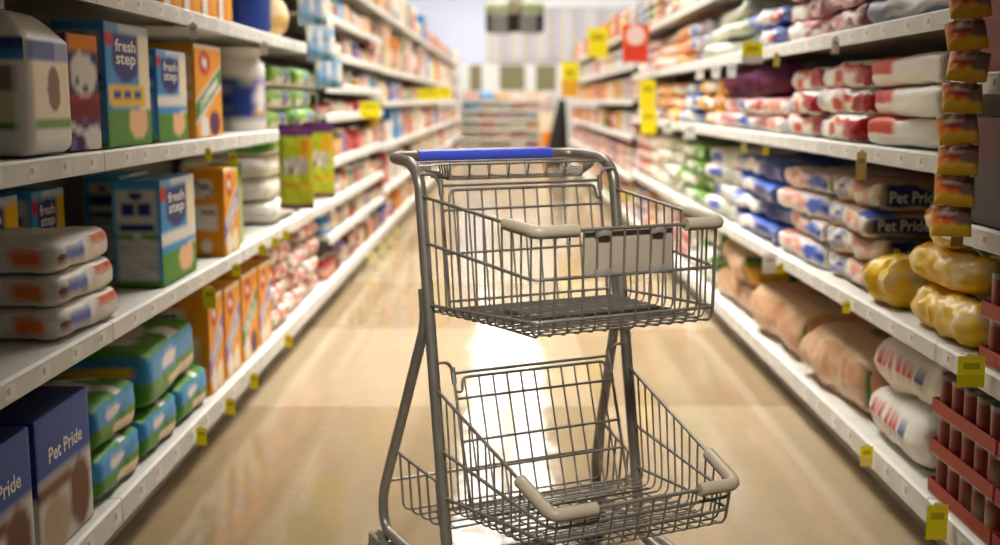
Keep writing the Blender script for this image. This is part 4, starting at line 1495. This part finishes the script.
# ================================================================== SIGNS AND TAGS
def card(w, h, col, name='hanging_price_tag', col2=None, frac=.5, holder=True):
    """a card facing local -y that hangs from its top edge at z = 0"""
    b = MB()
    if col2:
        b.box(-w / 2, w / 2, -.0008, .0008, -h * frac, 0, col)
        b.box(-w / 2, w / 2, -.0008, .0008, -h, -h * frac, col2)
    else:
        b.box(-w / 2, w / 2, -.0008, .0008, -h, 0, col)
    b.box(-w * .3, w * .3, -.0013, -.0008, -h * .42, -h * .22, mix(col, BLACK, .45))
    o = b.build(name, 'carton')
    if holder:
        c = MB(); c.box(-w * .2, w * .2, -.002, .002, -.003, .006, mix(col, W, .3)); c.build('clip', 'plastic', o)
    return o
YC = lin('efe01a')
_c = {}
def hang(px, py, side, w, h, col, label, cat='price tag', col2=None, frac=.5, rz=0, group=None, name='hanging_price_tag'):
    X = (XL + .012 + w / 2) if side == 'left' else (XR - .012 - w / 2)
    y, z = on_x(px, py, X)
    key = (name, round(w, 3), round(h, 3), col, col2)
    if key in _c: o = dup(_c[key])
    else: o = _c[key] = card(w, h, col, name, col2, frac)
    return put(o, (X, y, z), rz, label, cat, group)
WH = lin('f2f0ea')
hang(862, 152, 'right', .03, .08, lin('e8d08a'), 'long pale yellow tag under the third right shelf, above the tan bags')
hang(770, 254, 'right', .07, .075, WH, 'white tag hanging below the second right shelf above the crumpled brown bag', rz=.5)
hang(781, 264, 'right', .022, .035, YC, 'tiny yellow tag right beside the white tag below the second right shelf')
hang(847, 302, 'right', .024, .035, YC, 'small yellow tag under the second right shelf above the brown bags')
hang(972, 356, 'right', .06, .07, YC, 'big yellow tag under the second right shelf, at its near end', col2=lin('d6c91c'), frac=.6)
hang(867, 446, 'right', .036, .06, YC, 'yellow tag under the bottom right shelf, beside the two white bags', col2=lin('e6c56a'), frac=.55)
hang(938, 505, 'right', .05, .085, YC, 'yellow tag under the bottom right shelf, below the can trays')
hang(753, 42, 'right', .085, .085, YC, 'big square yellow and white tag under the fourth right shelf', col2=lin('d9d6d0'), frac=.65)
hang(777, 53, 'right', .025, .05, lin('e6e07a'), 'small pale yellow tag just right of the big square tag')
hang(836, 38, 'right', .03, .05, WH, 'white tag under the fourth right shelf above the red and white bags', rz=.4)
hang(766, 148, 'right', .025, .03, YC, 'small yellow tag under the third right shelf above the blue and white bags')
hang(744, 144, 'right', .025, .035, lin('e6d98a'), 'pale tag under the third right shelf above the white and blue bags')
hang(627, 192, 'right', .09, .06, YC, 'square yellow tag seen above the front right corner of the cart')
for i, x in enumerate((700, 716, 732)):
    hang(x, 66 + (716 - x) * .12, 'right', .04, .06, WH, 'white tag under the fourth right shelf below the sage bags, %s' % ('farthest of three', 'middle of three', 'nearest of three')[i])
for i, (x, y) in enumerate(((690, 126), (668, 122), (625, 116))):
    hang(x, y, 'right', .07, .07, WH, 'white tag under the third right shelf, %s' % ('below the light blue bags', 'below the golden orange bags', 'past the yellow signs')[i], rz=.3)
# left
hang(233, 153, 'left', .03, .05, YC, 'yellow tag under the third left shelf, nearer of the two at its end')
hang(208, 149, 'left', .022, .04, YC, 'small yellow tag under the third left shelf above the lone orange carton')
hang(264, 42, 'left', .03, .05, WH, 'white tag hanging below the top left shelf, above the white tub')
hang(193, 24, 'left', .025, .045, WH, 'white tag hanging below the top left shelf, above the orange carton with green band')
for i, (x, y, w_) in enumerate(((209, 288, 'above the nearest orange carton'), (236, 265, 'above the second orange carton'), (262, 245, 'above the third orange carton'), (275, 238, 'above the farthest orange carton'), (286, 231, 'above the small red and white bags'))):
    hang(x, y, 'left', .03 if i else .04, .04 if i else .065, YC, 'yellow tag under the second left shelf, ' + w_)
for i, (x, y, w_) in enumerate(((201, 428, 'nearest of four'), (230, 399, 'second nearest of four'), (254, 374, 'third of four'), (288, 335, 'farthest of four'))):
    hang(x, y, 'left', .032, .055, YC, 'yellow tag below the bottom left shelf edge, ' + w_)
for i, (x, y) in enumerate(((372, 252), (382, 243), (390, 235), (397, 228))):
    hang(x, y, 'left', .06, .07, lin('e3d893'), 'pale yellow tag low on the left near the cart handle end, %s of four' % ('nearest', 'second', 'third', 'farthest')[i])
hang(370, 102, 'left', .13, .1, YC, 'square yellow sign on the left racks, between red and purple goods', 'shelf sign', name='shelf_sign')
hang(429, 88, 'left', .24, .13, YC, 'wide yellow sign on the far left racks, nearer of the pair', 'shelf sign', name='shelf_sign')
hang(441, 87, 'left', .26, .14, YC, 'wide yellow sign on the far left racks, farther of the pair', 'shelf sign', name='shelf_sign')
# bigger signs on the right
for i, (x, y, w, h, w_) in enumerate(((648, 80, .11, .19, 'upper of two by the golden orange bags'), (649, 108, .11, .18, 'lower of two by the golden orange bags'), (598, 28, .2, .3, 'on the far right top shelf'), (570, 62, .25, .5, 'at the far right end above the black stand'))):
    hang(x, y, 'right', w, h, YC, 'tall yellow sign on the right racks, ' + w_, 'shelf sign', name='shelf_sign', col2=GOLD if i == 3 else None)
sg = empty('shelf_sign', (0, 0, 0), 0, 'red and orange sign with a white disc on the far right racks', 'shelf sign')
y, z = on_x(638, 62, .96)
sg.location = (.94, y, z)
b = MB(); b.box(-.09, .09, -.001, .001, 0, .12, lin('e0452a')); b.box(-.1, .1, -.001, .001, .122, .27, lin('e8642a')); b.build('card', 'carton', sg)
b = MB(); b.lathe([(.07, 0), (.07, .002)], 28, lin('f2dcd4')); b.v = [(p[0], -.0015 - p[2], p[1] + .19) for p in b.v]; b.build('disc', 'carton', sg)

# ------------------------------------------------------------------ light and camera
wd = bpy.data.worlds.new('world')
C.world = wd
wd.use_nodes = True
bg = wd.node_tree.nodes['Background']
bg.inputs['Color'].default_value = (1, .95, .88, 1)
bg.inputs['Strength'].default_value = .1

# area lights added below the troffers, spread narrowed to keep the near shelves dark
al = bpy.data.lights.new('troffer_light', 'AREA')
al.shape = 'RECTANGLE'
al.size = 1.3; al.size_y = 1.1
al.energy = 54
al.color = (1, .985, .96)
al.spread = math.radians(78)
al2 = al.copy()
al2.energy = 37
for yy in LAMP_Y:
    lo_ = bpy.data.objects.new('troffer_light', al if yy < 7.5 else al2)
    COL.objects.link(lo_)
    lo_.location = (0, yy, 3.93)
# unseen lights added to brighten the far wall
wl = bpy.data.lights.new('added_wall_light', 'AREA')
wl.shape = 'RECTANGLE'
wl.size = 3; wl.size_y = .3
wl.energy = 66
wl.color = (.97, .98, 1)
for xx in (-3.2, 0, 3.2):
    o = bpy.data.objects.new('added_wall_light', wl)
    COL.objects.link(o)
    o.location = (xx, 29.6, 3.92)
    o.rotation_euler = (Vector((xx, 33, 2.6)) - Vector(o.location)).to_track_quat('-Z', 'Y').to_euler()
sl = bpy.data.lights.new('added_cart_spot', 'SPOT')  # unseen lamp added to brighten the cart and leave the corners dark
sl.energy = 900
sl.color = (1, .95, .86)
sl.spot_size = math.radians(24)
sl.spot_blend = 1
sl.shadow_soft_size = .25
so = bpy.data.objects.new('added_cart_spot', sl)
COL.objects.link(so)
so.location = (0, -.9, 3.9)
so.rotation_euler = (Vector((.12, 2.6, .6)) - Vector(so.location)).to_track_quat('-Z', 'Y').to_euler()

cd = bpy.data.cameras.new('camera')
cam = bpy.data.objects.new('camera', cd)
COL.objects.link(cam)
cam.location = (0, 0, H)
cam.rotation_euler = (PI / 2 - PITCH, 0, 0)
cd.sensor_width = 36
cd.lens = FPX / 1000 * 36
cd.shift_x = -.007
cd.clip_start = .05
cd.clip_end = 200
cd.dof.use_dof = True
cd.dof.focus_distance = 2.36
cd.dof.aperture_fstop = 2.15
C.camera = cam
C.cycles.use_denoising = True
C.cycles.max_bounces = 10
C.cycles.sample_clamp_indirect = 6
C.view_settings.view_transform = 'Standard'
C.view_settings.look = 'None'
C.view_settings.gamma = 1
C.view_settings.exposure = .18
C.view_settings.use_curve_mapping = False
